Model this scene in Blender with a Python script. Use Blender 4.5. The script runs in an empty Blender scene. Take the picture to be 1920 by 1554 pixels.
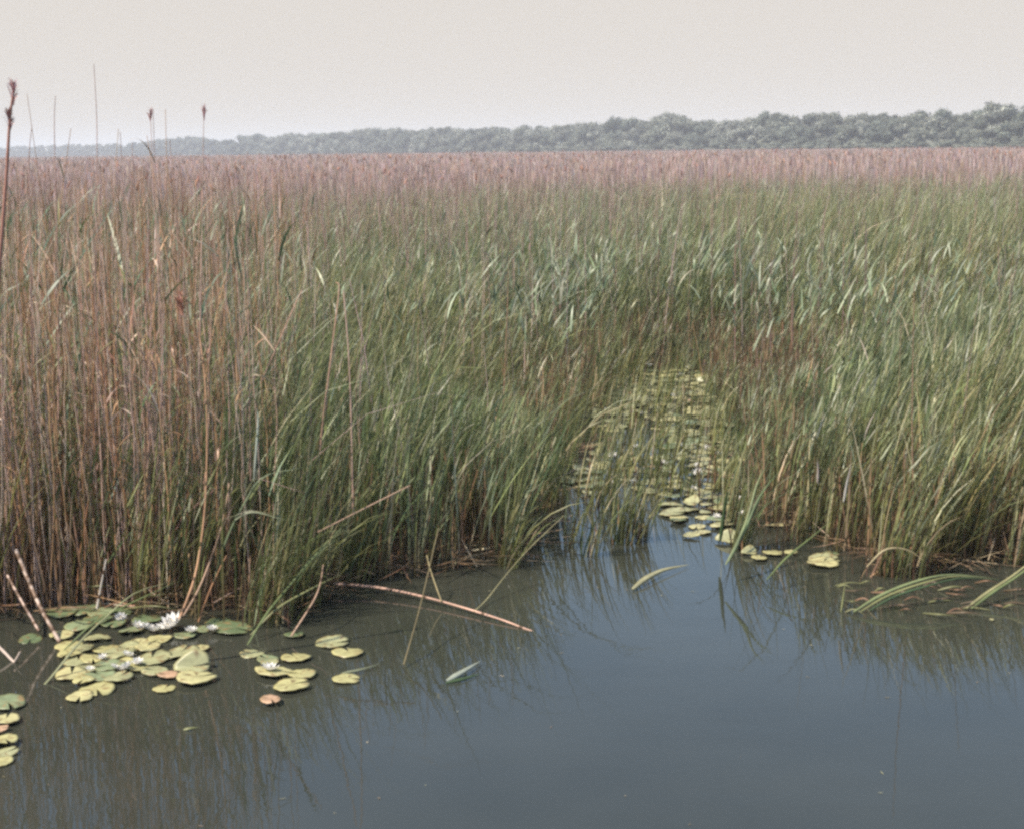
import bpy, math, random
import numpy as np
from mathutils import Vector, Matrix

R = math.radians
random.seed(7)
rng = np.random.default_rng(11)
SC = bpy.context.scene
COL = SC.collection

# ------------------------------------------------------------------ camera
FPX = 2700.0                      # focal length in pixels of the 1920 px wide photograph
CAM_H = 2.5
PITCH, ROLL = R(10.40), R(0.58)
_f = Vector((0, math.cos(PITCH), -math.sin(PITCH)))
_r0 = Vector((1, 0, 0))
_u0 = _r0.cross(_f)
_r = _r0 * math.cos(ROLL) - _u0 * math.sin(ROLL)
_u = _u0 * math.cos(ROLL) + _r0 * math.sin(ROLL)
cam_d = bpy.data.cameras.new('camera')
cam_d.sensor_width = 36
cam_d.lens = 36 * FPX / 1920
cam_d.clip_end = 8000
cam_d.dof.use_dof = True
cam_d.dof.focus_distance = 10.0
cam_d.dof.aperture_fstop = 5.6
cam = bpy.data.objects.new('camera', cam_d)
COL.objects.link(cam)
cam.matrix_world = Matrix(((_r.x, _u.x, -_f.x, 0), (_r.y, _u.y, -_f.y, 0), (_r.z, _u.z, -_f.z, CAM_H), (0, 0, 0, 1)))
SC.camera = cam

# ------------------------------------------------------------------ light
SUN_EL, SUN_AZ = R(56), R(240)    # azimuth from +Y (view direction) clockwise: high on the left
SUN_STRENGTH = 5.0
sd = bpy.data.lights.new('sun', 'SUN')
sd.energy = SUN_STRENGTH
sd.angle = R(0.5)
sd.color = (1.0, 0.90, 0.75)
sun = bpy.data.objects.new('sun', sd)
COL.objects.link(sun)
S = Vector((math.sin(SUN_AZ) * math.cos(SUN_EL), math.cos(SUN_AZ) * math.cos(SUN_EL), math.sin(SUN_EL)))
sun.rotation_euler = S.to_track_quat('Z', 'Y').to_euler()

world = bpy.data.worlds.new('World')
SC.world = world
world.use_nodes = True
nt = world.node_tree
nt.nodes.clear()
out = nt.nodes.new('ShaderNodeOutputWorld')
bg = nt.nodes.new('ShaderNodeBackground')
bg.inputs['Strength'].default_value = 0.15
sky = nt.nodes.new('ShaderNodeTexSky')
sky.sky_type = 'NISHITA'
sky.sun_disc = False
sky.sun_elevation = SUN_EL
sky.sun_rotation = SUN_AZ
sky.dust_density = 1.0
sky.air_density = 1.25
sky.ozone_density = 2.0
tc = nt.nodes.new('ShaderNodeTexCoord')
sep = nt.nodes.new('ShaderNodeSeparateXYZ')
mr = nt.nodes.new('ShaderNodeMapRange')
mr.interpolation_type = 'SMOOTHSTEP'
mr.inputs['From Min'].default_value = 0.11
mr.inputs['From Max'].default_value = 0.25
mr.inputs['To Min'].default_value = 1.0
mr.inputs['To Max'].default_value = 0.0
mix = nt.nodes.new('ShaderNodeMix')
mix.data_type = 'RGBA'
mix.inputs[7].default_value = (3.38, 3.16, 2.90, 1)    # milky summer haze low in the sky
L = nt.links.new
L(tc.outputs['Generated'], sep.inputs[0])
L(sep.outputs['Z'], mr.inputs['Value'])
L(mr.outputs[0], mix.inputs[0])
L(sky.outputs[0], mix.inputs[6])
L(mix.outputs[2], bg.inputs['Color'])
L(bg.outputs[0], out.inputs['Surface'])

SC.view_settings.view_transform = 'Standard'
SC.view_settings.look = 'None'
SC.view_settings.exposure = 0.55
SC.view_settings.gamma = 1.0
SC.view_settings.use_curve_mapping = False
SC.render.engine = 'CYCLES'
SC.cycles.use_denoising = False
SC.cycles.pixel_filter_type = 'BLACKMAN_HARRIS'
SC.cycles.filter_width = 2.8
SC.cycles.max_bounces = 6
SC.cycles.diffuse_bounces = 3
SC.cycles.transmission_bounces = 4
SC.cycles.volume_bounces = 1
SC.cycles.caustics_reflective = False
SC.cycles.caustics_refractive = False
SC.cycles.sample_clamp_indirect = 4


# ------------------------------------------------------------------ helpers
def ray(px, py):
    return _f + _r * ((px - 960) / FPX) - _u * ((py - 777) / FPX)


def at(px, py, z=0.0):
    """point of the plane at height z that the photograph shows at this pixel"""
    d = ray(px, py)
    k = (z - CAM_H) / d.z
    return Vector((0, 0, CAM_H)) + d * k


def at_y(px, py, y):
    """point at ground distance y seen at this pixel"""
    d = ray(px, py)
    return Vector((0, 0, CAM_H)) + d * (y / d.y)


def tag(o, label=None, cat=None, group=None, kind=None):
    if label: o['label'] = label
    if cat: o['category'] = cat
    if group: o['group'] = group
    if kind: o['kind'] = kind
    return o


def link_mesh(name, me, parent=None):
    o = bpy.data.objects.new(name, me)
    COL.objects.link(o)
    o.parent = parent
    return o


def mesh_np(name, verts, quads, cols=None, mat=None, smooth=False):
    me = bpy.data.meshes.new(name)
    verts = np.asarray(verts, dtype=np.float32)
    quads = np.asarray(quads, dtype=np.int32)
    k = quads.shape[1]
    me.vertices.add(len(verts))
    me.vertices.foreach_set('co', verts.ravel())
    me.loops.add(quads.size)
    me.loops.foreach_set('vertex_index', quads.ravel())
    me.polygons.add(len(quads))
    me.polygons.foreach_set('loop_start', np.arange(0, quads.size, k, dtype=np.int32))
    me.polygons.foreach_set('loop_total', np.full(len(quads), k, dtype=np.int32))
    if smooth:
        me.polygons.foreach_set('use_smooth', np.ones(len(quads), dtype=bool))
    if cols is not None:
        a = me.color_attributes.new('tint', 'FLOAT_COLOR', 'POINT')
        c = np.ones((len(verts), 4), dtype=np.float32)
        c[:, :3] = cols
        a.data.foreach_set('color', c.ravel())
    me.update(calc_edges=True)
    if mat: me.materials.append(mat)
    return me


def sweep(pts, rad, k=2, side=None, flat=1.0):
    """pts (N,S,3) spines, rad (N,S) half widths; k=2 gives ribbons, k>=3 tubes.
    side (N,S,3) gives the width direction. Returns verts, quads."""
    N, S_, _ = pts.shape
    tan = np.gradient(pts, axis=1)
    tan /= np.linalg.norm(tan, axis=2, keepdims=True) + 1e-9
    side = side - tan * np.sum(side * tan, axis=2, keepdims=True)
    side /= np.linalg.norm(side, axis=2, keepdims=True) + 1e-9
    nor = np.cross(tan, side)
    rings = []
    if k == 2:
        rings = [pts - side * rad[..., None], pts + side * rad[..., None]]
    else:
        for j in range(k):
            a = 2 * math.pi * j / k
            rings.append(pts + (side * math.cos(a) + nor * math.sin(a) * flat) * rad[..., None])
    V = np.stack(rings, axis=2)                 # N,S,k,3
    idx = np.arange(N * S_ * k).reshape(N, S_, k)
    if k == 2:
        q = np.stack([idx[:, :-1, 0], idx[:, :-1, 1], idx[:, 1:, 1], idx[:, 1:, 0]], axis=-1).reshape(-1, 4)
    else:
        nx = np.roll(idx, -1, axis=2)
        q = np.stack([idx[:, :-1], nx[:, :-1], nx[:, 1:], idx[:, 1:]], axis=-1).reshape(-1, 4)
    return V.reshape(-1, 3), q


def plant(base, length, width, az, th0, bend, segs=4, k=2, face=None, twist=0.6, tip=0.08, wig=0.0, power=1.5, belly=True):
    """bent blades or stalks growing out of base points (all arguments are arrays of N)"""
    N = len(base)
    t = np.linspace(0, 1, segs + 1)
    th = th0[:, None] + bend[:, None] * (t[None, :] ** power)
    ds = (length / segs)[:, None]
    dz = np.cos(th) * ds
    dr = np.sin(th) * ds
    z = np.concatenate([np.zeros((N, 1)), np.cumsum((dz[:, 1:] + dz[:, :-1]) / 2, axis=1)], axis=1)
    r = np.concatenate([np.zeros((N, 1)), np.cumsum((dr[:, 1:] + dr[:, :-1]) / 2, axis=1)], axis=1)
    pts = np.zeros((N, segs + 1, 3))
    pts[..., 0] = base[:, None, 0] + r * np.sin(az)[:, None]
    pts[..., 1] = base[:, None, 1] + r * np.cos(az)[:, None]
    pts[..., 2] = base[:, None, 2] + z
    if wig > 0:
        w = rng.normal(0, wig, (N, segs + 1, 2)) * t[None, :, None]
        pts[..., :2] += w
    if face is None: face = rng.uniform(0, 2 * math.pi, N)
    fa = face[:, None] + t[None, :] * rng.normal(0, twist, N)[:, None]
    side = np.stack([np.cos(fa), np.sin(fa), np.zeros_like(fa)], axis=-1)
    if belly:
        prof = np.minimum(1.0, 0.55 + 1.6 * t) * (1 - t ** 2.2) + tip * t
    else:
        prof = 1 - (1 - tip) * t ** 1.5
    rad = width[:, None] * 0.5 * prof[None, :]
    return sweep(pts, rad, k, side)


def vary(palette, weights, n, jit=0.18):
    pal = np.array(palette)
    w = np.array(weights, dtype=float); w /= w.sum()
    i = rng.choice(len(pal), n, p=w)
    c = pal[i] * np.exp(rng.normal(0, jit, (n, 1))) * np.exp(rng.normal(0, 0.05, (n, 3)))
    return np.clip(c, 0.005, 0.8)


def rep(c, per):
    return np.repeat(c, per, axis=0)


# ------------------------------------------------------------------ materials
def new_mat(name):
    m = bpy.data.materials.new(name)
    m.use_nodes = True
    n = m.node_tree
    n.nodes.clear()
    o = n.nodes.new('ShaderNodeOutputMaterial')
    return m, n, o


def leaf_mat(name, color=None, rough=0.5, trans=0.3, spec=0.5, noise=0.35, nscale=6.0):
    """reflecting and translucing plant tissue; colour from the mesh's own tint or a constant, mottled by noise"""
    m, n, o = new_mat(name)
    p = n.nodes.new('ShaderNodeBsdfPrincipled')
    p.inputs['Roughness'].default_value = rough
    p.inputs['Specular IOR Level'].default_value = spec
    if color is None:
        src = n.nodes.new('ShaderNodeVertexColor'); src.layer_name = 'tint'
        c = src.outputs[0]
    else:
        src = n.nodes.new('ShaderNodeRGB'); src.outputs[0].default_value = (*color, 1)
        c = src.outputs[0]
    geo = n.nodes.new('ShaderNodeNewGeometry')
    ns = n.nodes.new('ShaderNodeTexNoise')
    ns.inputs['Scale'].default_value = nscale
    ns.inputs['Detail'].default_value = 3
    mm = n.nodes.new('ShaderNodeMapRange')
    mm.inputs['From Min'].default_value = 0.25; mm.inputs['From Max'].default_value = 0.75
    mm.inputs['To Min'].default_value = 1 - noise; mm.inputs['To Max'].default_value = 1 + noise
    mu = n.nodes.new('ShaderNodeVectorMath'); mu.operation = 'SCALE'
    n.links.new(geo.outputs['Position'], ns.inputs['Vector'])
    n.links.new(ns.outputs[0], mm.inputs['Value'])
    n.links.new(c, mu.inputs[0]); n.links.new(mm.outputs[0], mu.inputs['Scale'])
    n.links.new(mu.outputs[0], p.inputs['Base Color'])
    if trans > 0:
        tr = n.nodes.new('ShaderNodeBsdfTranslucent')
        n.links.new(mu.outputs[0], tr.inputs['Color'])
        ms = n.nodes.new('ShaderNodeMixShader'); ms.inputs[0].default_value = trans
        n.links.new(p.outputs[0], ms.inputs[1]); n.links.new(tr.outputs[0], ms.inputs[2])
        n.links.new(ms.outputs[0], o.inputs['Surface'])
    else:
        n.links.new(p.outputs[0], o.inputs['Surface'])
    return m


def banded_mat(name, c1, c2, scale=30):
    """a dry cane: pale sheaths and dark node rings along the object's own length"""
    m, n, o = new_mat(name)
    p = n.nodes.new('ShaderNodeBsdfPrincipled'); p.inputs['Roughness'].default_value = 0.5
    at_ = n.nodes.new('ShaderNodeVertexColor'); at_.layer_name = 'tint'
    ns = n.nodes.new('ShaderNodeTexNoise'); ns.inputs['Scale'].default_value = scale
    g = n.nodes.new('ShaderNodeTexCoord')
    r = n.nodes.new('ShaderNodeValToRGB')
    r.color_ramp.elements[0].position = 0.42; r.color_ramp.elements[0].color = (*c1, 1)
    r.color_ramp.elements[1].position = 0.6; r.color_ramp.elements[1].color = (*c2, 1)
    mx = n.nodes.new('ShaderNodeMix'); mx.data_type = 'RGBA'; mx.blend_type = 'MULTIPLY'; mx.inputs[0].default_value = 1
    n.links.new(g.outputs['Object'], ns.inputs['Vector'])
    n.links.new(ns.outputs[0], r.inputs[0])
    n.links.new(r.outputs[0], mx.inputs[6]); n.links.new(at_.outputs[0], mx.inputs[7])
    n.links.new(mx.outputs[2], p.inputs['Base Color']); n.links.new(p.outputs[0], o.inputs['Surface'])
    return m


M_GREEN = leaf_mat('sedge_leaf_tissue', rough=0.42, trans=0.32)
M_DRY = leaf_mat('dry_reed_tissue', rough=0.6, trans=0.1, spec=0.3)
M_PINK = leaf_mat('old_reed_tissue', rough=0.9, trans=0.45, spec=0.1, noise=0.15, nscale=0.4)
M_PAD = leaf_mat('lily_pad_tissue', rough=0.38, trans=0.08, noise=0.22, nscale=18)
M_PETAL = leaf_mat('white_petal_tissue', (0.78, 0.76, 0.72), rough=0.5, trans=0.25, noise=0.05)
M_STAMEN = leaf_mat('yellow_stamen_tissue', (0.62, 0.42, 0.06), rough=0.6, trans=0.0, noise=0.2, nscale=80)
M_CROWN = leaf_mat('tree_leaf_tissue', rough=0.7, trans=0.15, spec=0.2, noise=0.3, nscale=0.35)
M_BARK = leaf_mat('bark', (0.12, 0.10, 0.08), rough=0.9, trans=0.0, nscale=3)
M_CANE = banded_mat('banded_cane', (0.16, 0.09, 0.05), (0.50, 0.38, 0.30), 27)

# water: murky, slightly rippled
M_WATER, n, o = new_mat('marsh_water')
p = n.nodes.new('ShaderNodeBsdfPrincipled')
p.inputs['Roughness'].default_value = 0.015
p.inputs['IOR'].default_value = 1.45
geo = n.nodes.new('ShaderNodeNewGeometry')
n1 = n.nodes.new('ShaderNodeTexNoise'); n1.inputs['Scale'].default_value = 0.8; n1.inputs['Detail'].default_value = 3
rp = n.nodes.new('ShaderNodeValToRGB')
rp.color_ramp.elements[0].position = 0.3; rp.color_ramp.elements[0].color = (0.028, 0.030, 0.022, 1)
rp.color_ramp.elements[1].position = 0.7; rp.color_ramp.elements[1].color = (0.038, 0.040, 0.030, 1)
n.links.new(geo.outputs['Position'], n1.inputs['Vector'])
n.links.new(n1.outputs[0], rp.inputs[0]); n.links.new(rp.outputs[0], p.inputs['Base Color'])
mp = n.nodes.new('ShaderNodeMapping'); mp.inputs['Scale'].default_value = (1.0, 1.6, 1)
n2 = n.nodes.new('ShaderNodeTexNoise'); n2.inputs['Scale'].default_value = 2.2; n2.inputs['Detail'].default_value = 4
n2.inputs['Roughness'].default_value = 0.55
bp = n.nodes.new('ShaderNodeBump'); bp.inputs['Strength'].default_value = 0.12; bp.inputs['Distance'].default_value = 0.010
n.links.new(geo.outputs['Position'], mp.inputs[0]); n.links.new(mp.outputs[0], n2.inputs['Vector'])
n.links.new(n2.outputs[0], bp.inputs['Height']); n.links.new(bp.outputs[0], p.inputs['Normal'])
n.links.new(p.outputs[0], o.inputs['Surface'])

M_MUD, n, o = new_mat('peat_mud')
p = n.nodes.new('ShaderNodeBsdfPrincipled'); p.inputs['Roughness'].default_value = 0.9
geo = n.nodes.new('ShaderNodeNewGeometry')
n1 = n.nodes.new('ShaderNodeTexNoise'); n1.inputs['Scale'].default_value = 5; n1.inputs['Detail'].default_value = 6
rp = n.nodes.new('ShaderNodeValToRGB')
rp.color_ramp.elements[0].position = 0.3; rp.color_ramp.elements[0].color = (0.02, 0.016, 0.010, 1)
rp.color_ramp.elements[1].position = 0.7; rp.color_ramp.elements[1].color = (0.07, 0.055, 0.035, 1)
n.links.new(geo.outputs['Position'], n1.inputs['Vector'])
n.links.new(n1.outputs[0], rp.inputs[0]); n.links.new(rp.outputs[0], p.inputs['Base Color'])
n.links.new(p.outputs[0], o.inputs['Surface'])

# ------------------------------------------------------------------ the plan of the marsh
LEFT_EDGE = [(-700, 1230), (-200, 1185), (0, 1150), (150, 1135), (330, 1140), (480, 1150), (560, 1130), (600, 1100), (640, 1082),
             (850, 1066), (940, 1036), (995, 985), (1018, 930), (1040, 880), (1072, 825), (1102, 770),
             (1140, 722), (1190, 690)]
RIGHT_EDGE = [(1305, 690), (1345, 735), (1388, 800), (1408, 880), (1415, 950), (1440, 985), (1520, 1005), (1600, 1035),
              (1680, 1060), (1760, 1062), (1840, 1050), (1920, 1045), (2300, 1040), (2900, 1060)]
left_w = [at(*q) for q in LEFT_EDGE]
right_w = [at(*q) for q in RIGHT_EDGE]
BED = np.array([(v.x, v.y) for v in left_w + right_w] + [(60, 12), (1500, 900), (1500, 2600), (-1500, 2600), (-1500, 900), (-60, 12)])
SHORE = np.array([(v.x, v.y) for v in left_w + right_w])


def inside(P, poly):
    x, y = P[:, 0], P[:, 1]
    res = np.zeros(len(P), bool)
    n_ = len(poly)
    for i in range(n_):
        x1, y1 = poly[i]; x2, y2 = poly[(i + 1) % n_]
        c = ((y1 > y) != (y2 > y))
        xi = (x2 - x1) * (y - y1) / ((y2 - y1) if y2 != y1 else 1e-9) + x1
        res ^= c & (x < xi)
    return res


def shore_dist(P):
    d = np.full(len(P), 1e9)
    for i in range(len(SHORE) - 1):
        a, b = SHORE[i], SHORE[i + 1]
        ab = b - a
        t = np.clip(((P - a) @ ab) / (ab @ ab), 0, 1)
        q = a + t[:, None] * ab
        d = np.minimum(d, np.hypot(*(P - q).T))
    return d


def nz(x, y, s, seed=0):
    """smooth pseudo noise about 0, roughly -1..1"""
    a = seed * 1.7
    return (np.sin(x * s * 1.0 + 1.3 * np.sin(y * s * 0.7 + a) + a) + np.sin(y * s * 1.13 + 1.7 * np.sin(x * s * 0.83 + 2 * a) + 2.1)
            + 0.6 * np.sin(x * s * 2.3 - y * s * 1.9 + a)) / 2.2


def sst(a, b, x):
    t = np.clip((x - a) / (b - a), 0, 1)
    return t * t * (3 - 2 * t)


def scr(P):
    """rough column of the photograph for ground points"""
    return 960 + FPX * P[:, 0] / P[:, 1]


# ground under the reeds: slopes out of the water, one sheet to the horizon
def ground():
    ys = np.concatenate([np.arange(6.5, 22, 0.35), np.geomspace(22, 3200, 45)])
    us = np.linspace(-1.25, 1.25, 161)
    Y, U = np.meshgrid(ys, us, indexing='ij')
    X = U * (Y + 3)
    P = np.stack([X.ravel(), Y.ravel()], 1)
    ins = inside(P, BED)
    d = shore_dist(P)
    z = np.where(ins, -0.16 + np.minimum(d * 0.4, 0.22), -0.30)
    z += 0.02 * nz(P[:, 0], P[:, 1], 3.1) * ins
    V = np.column_stack([P, z])
    nu = len(us)
    idx = np.arange(len(V)).reshape(len(ys), nu)
    q = np.stack([idx[:-1, :-1], idx[:-1, 1:], idx[1:, 1:], idx[1:, :-1]], -1).reshape(-1, 4)
    tag(link_mesh('marsh_ground', mesh_np('marsh_ground', V, q, mat=M_MUD, smooth=True)), kind='structure')


ground()
wv = [(-1600, -1500, 0), (1600, -1500, 0), (1600, 60, 0), (-1600, 60, 0)]
tag(link_mesh('water', mesh_np('water', wv, [(0, 1, 2, 3)], mat=M_WATER)), kind='structure')
bed = [(-1600, -1500, -1.6), (1600, -1500, -1.6), (1600, 60, -1.6), (-1600, 60, -1.6)]
tag(link_mesh('lake_bed', mesh_np('lake_bed', bed, [(0, 1, 2, 3)], mat=M_MUD)), kind='structure')


# palettes (real surface colours; the palest greens stand in for glints)
GREENS = [(0.175, 0.180, 0.065), (0.118, 0.138, 0.048), (0.23, 0.225, 0.09), (0.125, 0.150, 0.072), (0.34, 0.33, 0.20), (0.38, 0.30, 0.18), (0.06, 0.085, 0.035)]
G_W = [4, 3, 3, 2.2, 1.5, 0.9, 1.5]
PINKS = [(0.40, 0.27, 0.235), (0.34, 0.24, 0.19), (0.46, 0.34, 0.31), (0.30, 0.18, 0.13), (0.22, 0.16, 0.13)]
P_W = [4, 3, 3, 2, 1]
BROWNS = [(0.45, 0.26, 0.155), (0.54, 0.39, 0.29), (0.35, 0.19, 0.10), (0.58, 0.44, 0.36), (0.18, 0.10, 0.055)]
B_W = [4, 3, 3, 2.5, 1.5]


def clump(P):
    """draw shoots together into tussocks"""
    x, y = P[:, 0].copy(), P[:, 1].copy()
    a = 0.045 * np.sin(x * 17 + 2 * np.sin(y * 5)) + 0.08 * np.sin(x * 7.1 + 2.2 * np.sin(y * 2.3) + 1)
    b = 0.05 * np.sin(y * 13 + 2 * np.sin(x * 6)) + 0.10 * np.sin(y * 5.3 + 2.5 * np.sin(x * 2.9))
    return np.column_stack([x + a, y + b])


def sample_bed(n, d0, d1, power, margin=1.5, keep=None, edge_out=0.0):
    """points in the bed; density falls with distance as d**-power"""
    e = 2 - power
    u = rng.uniform(0, 1, n)
    if abs(e) < 1e-3: d = d0 * (d1 / d0) ** u
    else: d = (d0 ** e + u * (d1 ** e - d0 ** e)) ** (1 / e)
    x = rng.uniform(-1, 1, n) * (0.40 * d + margin)
    P = np.column_stack([x, d])
    ok = inside(P, BED)
    if edge_out: ok |= shore_dist(P) < edge_out
    P = P[ok]
    if keep is not None:
        P = P[rng.uniform(0, 1, len(P)) < keep(P)]
    return P


def left_stand(P):
    """how much of the old dry reed stand grows here (0..1)"""
    x, y = P[:, 0], P[:, 1]
    lim = -1.58 - 0.09 * (y - 7.5) + 0.35 * nz(x, y, 1.6, 3)
    return sst(0.55, -0.75, x - lim) * sst(26, 12, y)


def dryness(P):
    x, y = P[:, 0], P[:, 1]
    c = scr(P)
    start = 20 + 24 * sst(200, 1500, c) + 5 * nz(x, y, 0.16, 5)
    return sst(0, 34, y - start) * 0.97


def gap_right(P):
    """the low, partly dry lane behind the front of the right bank"""
    x, y = P[:, 0], P[:, 1]
    c = 15.3 + 0.5 * nz(x, y, 0.8, 9)
    g = np.exp(-((y - c) / 1.1) ** 2) * sst(1.0, 2.2, x)
    return g


def canopy(P):
    x, y = P[:, 0], P[:, 1]
    d = shore_dist(P)
    h = 0.86 + 0.42 * sst(0.0, 2.2, d) + 0.12 * sst(16, 30, y)
    h = h * (1 + 0.10 * nz(x, y, 1.1, 1) + 0.06 * nz(x, y, 3.0, 2))
    h = h * (1 - 0.45 * gap_right(P)) + 0.22 * sst(16, 18, y) * sst(1.5, 3, x) * sst(34, 24, y)
    h = h + 0.16 * sst(0.3, 2.0, -x - 0.5) * sst(30, 10, y)
    c = scr(P)
    low = sst(2.0, 0.3, d) * sst(9.3, 10.5, y) * sst(700, 1000, c) * sst(1650, 1450, c) * sst(18.5, 16.8, y)
    h = h * (1 + 0.10 * nz(x, y, 6.5, 7))
    return h * (1 - 0.40 * low)


def green_blades(name, label, P, segs, wscale=1.0, lscale=1.0, lean=1.0, k_h=1.0):
    if segs > 3: P = clump(P)
    N = len(P)
    h = canopy(P) * rng.uniform(0.45, 1.15, N) * k_h
    base = np.column_stack([P, np.full(N, -0.06)])
    # wind from the left: tips fall to the right, a little towards the camera at the shore
    az = R(90) + rng.normal(0, 0.8, N) + 0.35 * nz(P[:, 0], P[:, 1], 0.9, 4)
    az = az + 0.5 * nz(P[:, 0], P[:, 1], 2.7, 12)
    az = az + np.where(rng.uniform(0, 1, N) < 0.13, rng.uniform(-2.6, 2.6, N), 0)
    th0 = np.abs(rng.normal(0.14, 0.12, N)) * lean
    bend = np.abs(rng.normal(0.24, 0.26, N)) * lean
    fall = rng.uniform(0, 1, N) < 0.04
    bend = np.where(fall, rng.uniform(1.0, 1.9, N), bend)
    length = (h + 0.06) / np.maximum(0.55, np.cos(th0 + bend * 0.45)) * lscale
    width = rng.uniform(0.006, 0.0125, N) * wscale
    face = az * -1 + rng.normal(0, 0.8, N)
    V, q = plant(base, length, width, az, th0, bend, segs=segs, face=face, twist=0.5)
    c = vary(GREENS, G_W, N, 0.28)
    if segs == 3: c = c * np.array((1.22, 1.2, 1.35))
    warm = (0.5 + 0.5 * nz(P[:, 0], P[:, 1], 0.7, 6))[:, None]
    c = c * (1 + (warm - 0.5) * np.array([0.30, 0.10, 0.0]))
    g = np.maximum(gap_right(P) * 0.16, 0.10 * left_stand(P))
    dry = rng.uniform(0, 1, N) < g
    c[dry] = vary(PINKS, P_W, int(dry.sum()))
    per = len(V) // N
    cv = rep(c, per)
    t = np.tile(np.repeat(np.linspace(0, 1, segs + 1), 2), N)[:, None]
    k_ = 1 - sst(0.08, 0.42, t)              # dead brown sheaths at the foot of each shoot, also painting in waterline shade
    cv = cv * (1 - 0.85 * k_) + 0.85 * k_ * np.array((0.13, 0.085, 0.045))
    me = mesh_np(name, V, q, cv, M_GREEN)
    return tag(link_mesh(name, me), label, 'sedge', kind='stuff')


def stalks(name, label, P, hmin, hmax, pal, w, segs=4, k=3, wscale=1.0, sway=0.06, cat='reeds', mat=None, pw=0.8):
    N = len(P)
    base = np.column_stack([P, np.full(N, -0.06)])
    length = rng.uniform(0, 1, N) ** pw * (hmax - hmin) + hmin
    az = rng.uniform(0, 2 * math.pi, N)
    V, q = plant(base, length, rng.uniform(0.006, 0.010, N) * wscale, az, np.abs(rng.normal(0, sway, N)),
                 rng.normal(0.03, 0.10, N), segs=segs, k=k, tip=0.45, wig=0.012, belly=False)
    c = vary(pal, w, N)
    me = mesh_np(name, V, q, rep(c, len(V) // N), mat or M_DRY)
    return tag(link_mesh(name, me), label, cat, kind='stuff')


def stem_leaves(name, label, P, z0, z1, lmin, lmax, wmin, wmax, pal, w, segs=4, droop=1.3, mat=None, cat='reeds', right=0.6):
    """leaves held in the air on reed stems"""
    N = len(P)
    base = np.column_stack([P, rng.uniform(z0, z1, N)])
    az = np.where(rng.uniform(0, 1, N) < right, R(90) + rng.normal(0, 0.6, N), rng.uniform(0, 2 * math.pi, N))
    V, q = plant(base, rng.uniform(lmin, lmax, N), rng.uniform(wmin, wmax, N), az, rng.uniform(0.15, 0.7, N),
                 rng.uniform(0.1, droop, N), segs=segs, face=-az + rng.normal(0, 0.5, N), twist=0.9)
    c = vary(pal, w, N)
    me = mesh_np(name, V, q, rep(c, len(V) // N), mat or M_GREEN)
    return tag(link_mesh(name, me), label, cat, kind='stuff')


# --- the green sedge: near left bank, near right bank, middle ground
keep_near = lambda P: (1 - 0.58 * left_stand(P)) * np.clip(0.75 + 0.45 * nz(P[:, 0], P[:, 1], 4.3, 13), 0.38, 1)
P = sample_bed(135000, 7.0, 26, 1.15, keep=keep_near, edge_out=0.10)
isr = P[:, 0] > at(1250, 800).x + 0.03 * (P[:, 1] - 12)
green_blades('sedge_bed', 'dense green sedge of the left and middle bank, leaning right in the wind', P[~isr], 5)
green_blades('sedge_bed', 'dense green sedge of the right bank, tips blown to the right', P[isr], 5, lean=1.15, k_h=1.0)

P = sample_bed(95000, 25, 95, 1.6, margin=3, keep=lambda P: 1 - dryness(P))
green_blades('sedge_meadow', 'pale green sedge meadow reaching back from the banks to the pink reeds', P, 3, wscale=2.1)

# broad blue-green reed leaves in the middle ground, glints painted as pale tones
P = clump(sample_bed(150000, 7.2, 30, 1.1, keep=keep_near))
P = P[rng.uniform(0, 1, len(P)) < 1 - 0.5 * gap_right(P)]
N = len(P)
hc = canopy(P)
base = np.column_stack([P, hc * rng.uniform(0.22, 0.80, N)])
az = R(90) + rng.normal(0, 0.6, N)
V, q = plant(base, rng.uniform(0.12, 0.30, N) * (0.6 + 0.4 * hc), rng.uniform(0.007, 0.014, N), az, np.abs(rng.normal(0.40, 0.17, N)),
             rng.normal(0.15, 0.2, N), segs=3, face=-az + rng.normal(0, 0.9, N), twist=0.7)
c = vary([(0.20, 0.22, 0.095), (0.135, 0.165, 0.07), (0.31, 0.32, 0.17), (0.36, 0.38, 0.26), (0.44, 0.41, 0.31), (0.05, 0.08, 0.035)], [4, 3, 2.6, 1.8, 0.9, 2.2], N, 0.25)
tag(link_mesh('sedge_leaf_tips', mesh_np('sedge_leaf_tips', V, q, rep(c, len(V) // N), M_GREEN)),
    'short slanting leaf tips of the green sedge with glints painted pale on both banks', 'sedge', kind='stuff')
P = sample_bed(42000, 12, 75, 1.3, margin=2, keep=lambda P: (1 - dryness(P)) * (0.7 + 0.3 * nz(P[:, 0], P[:, 1], 0.6, 8)))
hh = canopy(P)
stem = stem_leaves('reed_leaves', 'broad pale reed leaves standing out of the sedge meadow', P, 0.75, 1.30, 0.14, 0.34, 0.011, 0.024,
                   [(0.24, 0.27, 0.17), (0.18, 0.22, 0.12), (0.33, 0.35, 0.24), (0.09, 0.13, 0.07)], [3, 3, 2, 1], droop=0.9, right=0.5)  # palest leaf colours stand in for whitish glints

# brown dead stems and litter low down in the beds
P = sample_bed(42000, 7.0, 22, 1.2, edge_out=0.03)
stalks('dead_stems', 'short brown dead stems crowded low among the sedge at the waterline', P, 0.18, 0.75,
       [(0.16, 0.095, 0.055), (0.24, 0.14, 0.08), (0.09, 0.06, 0.035), (0.32, 0.21, 0.13)], [3, 2, 3, 1], segs=2, k=2, sway=0.16, wscale=1.3)

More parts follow.
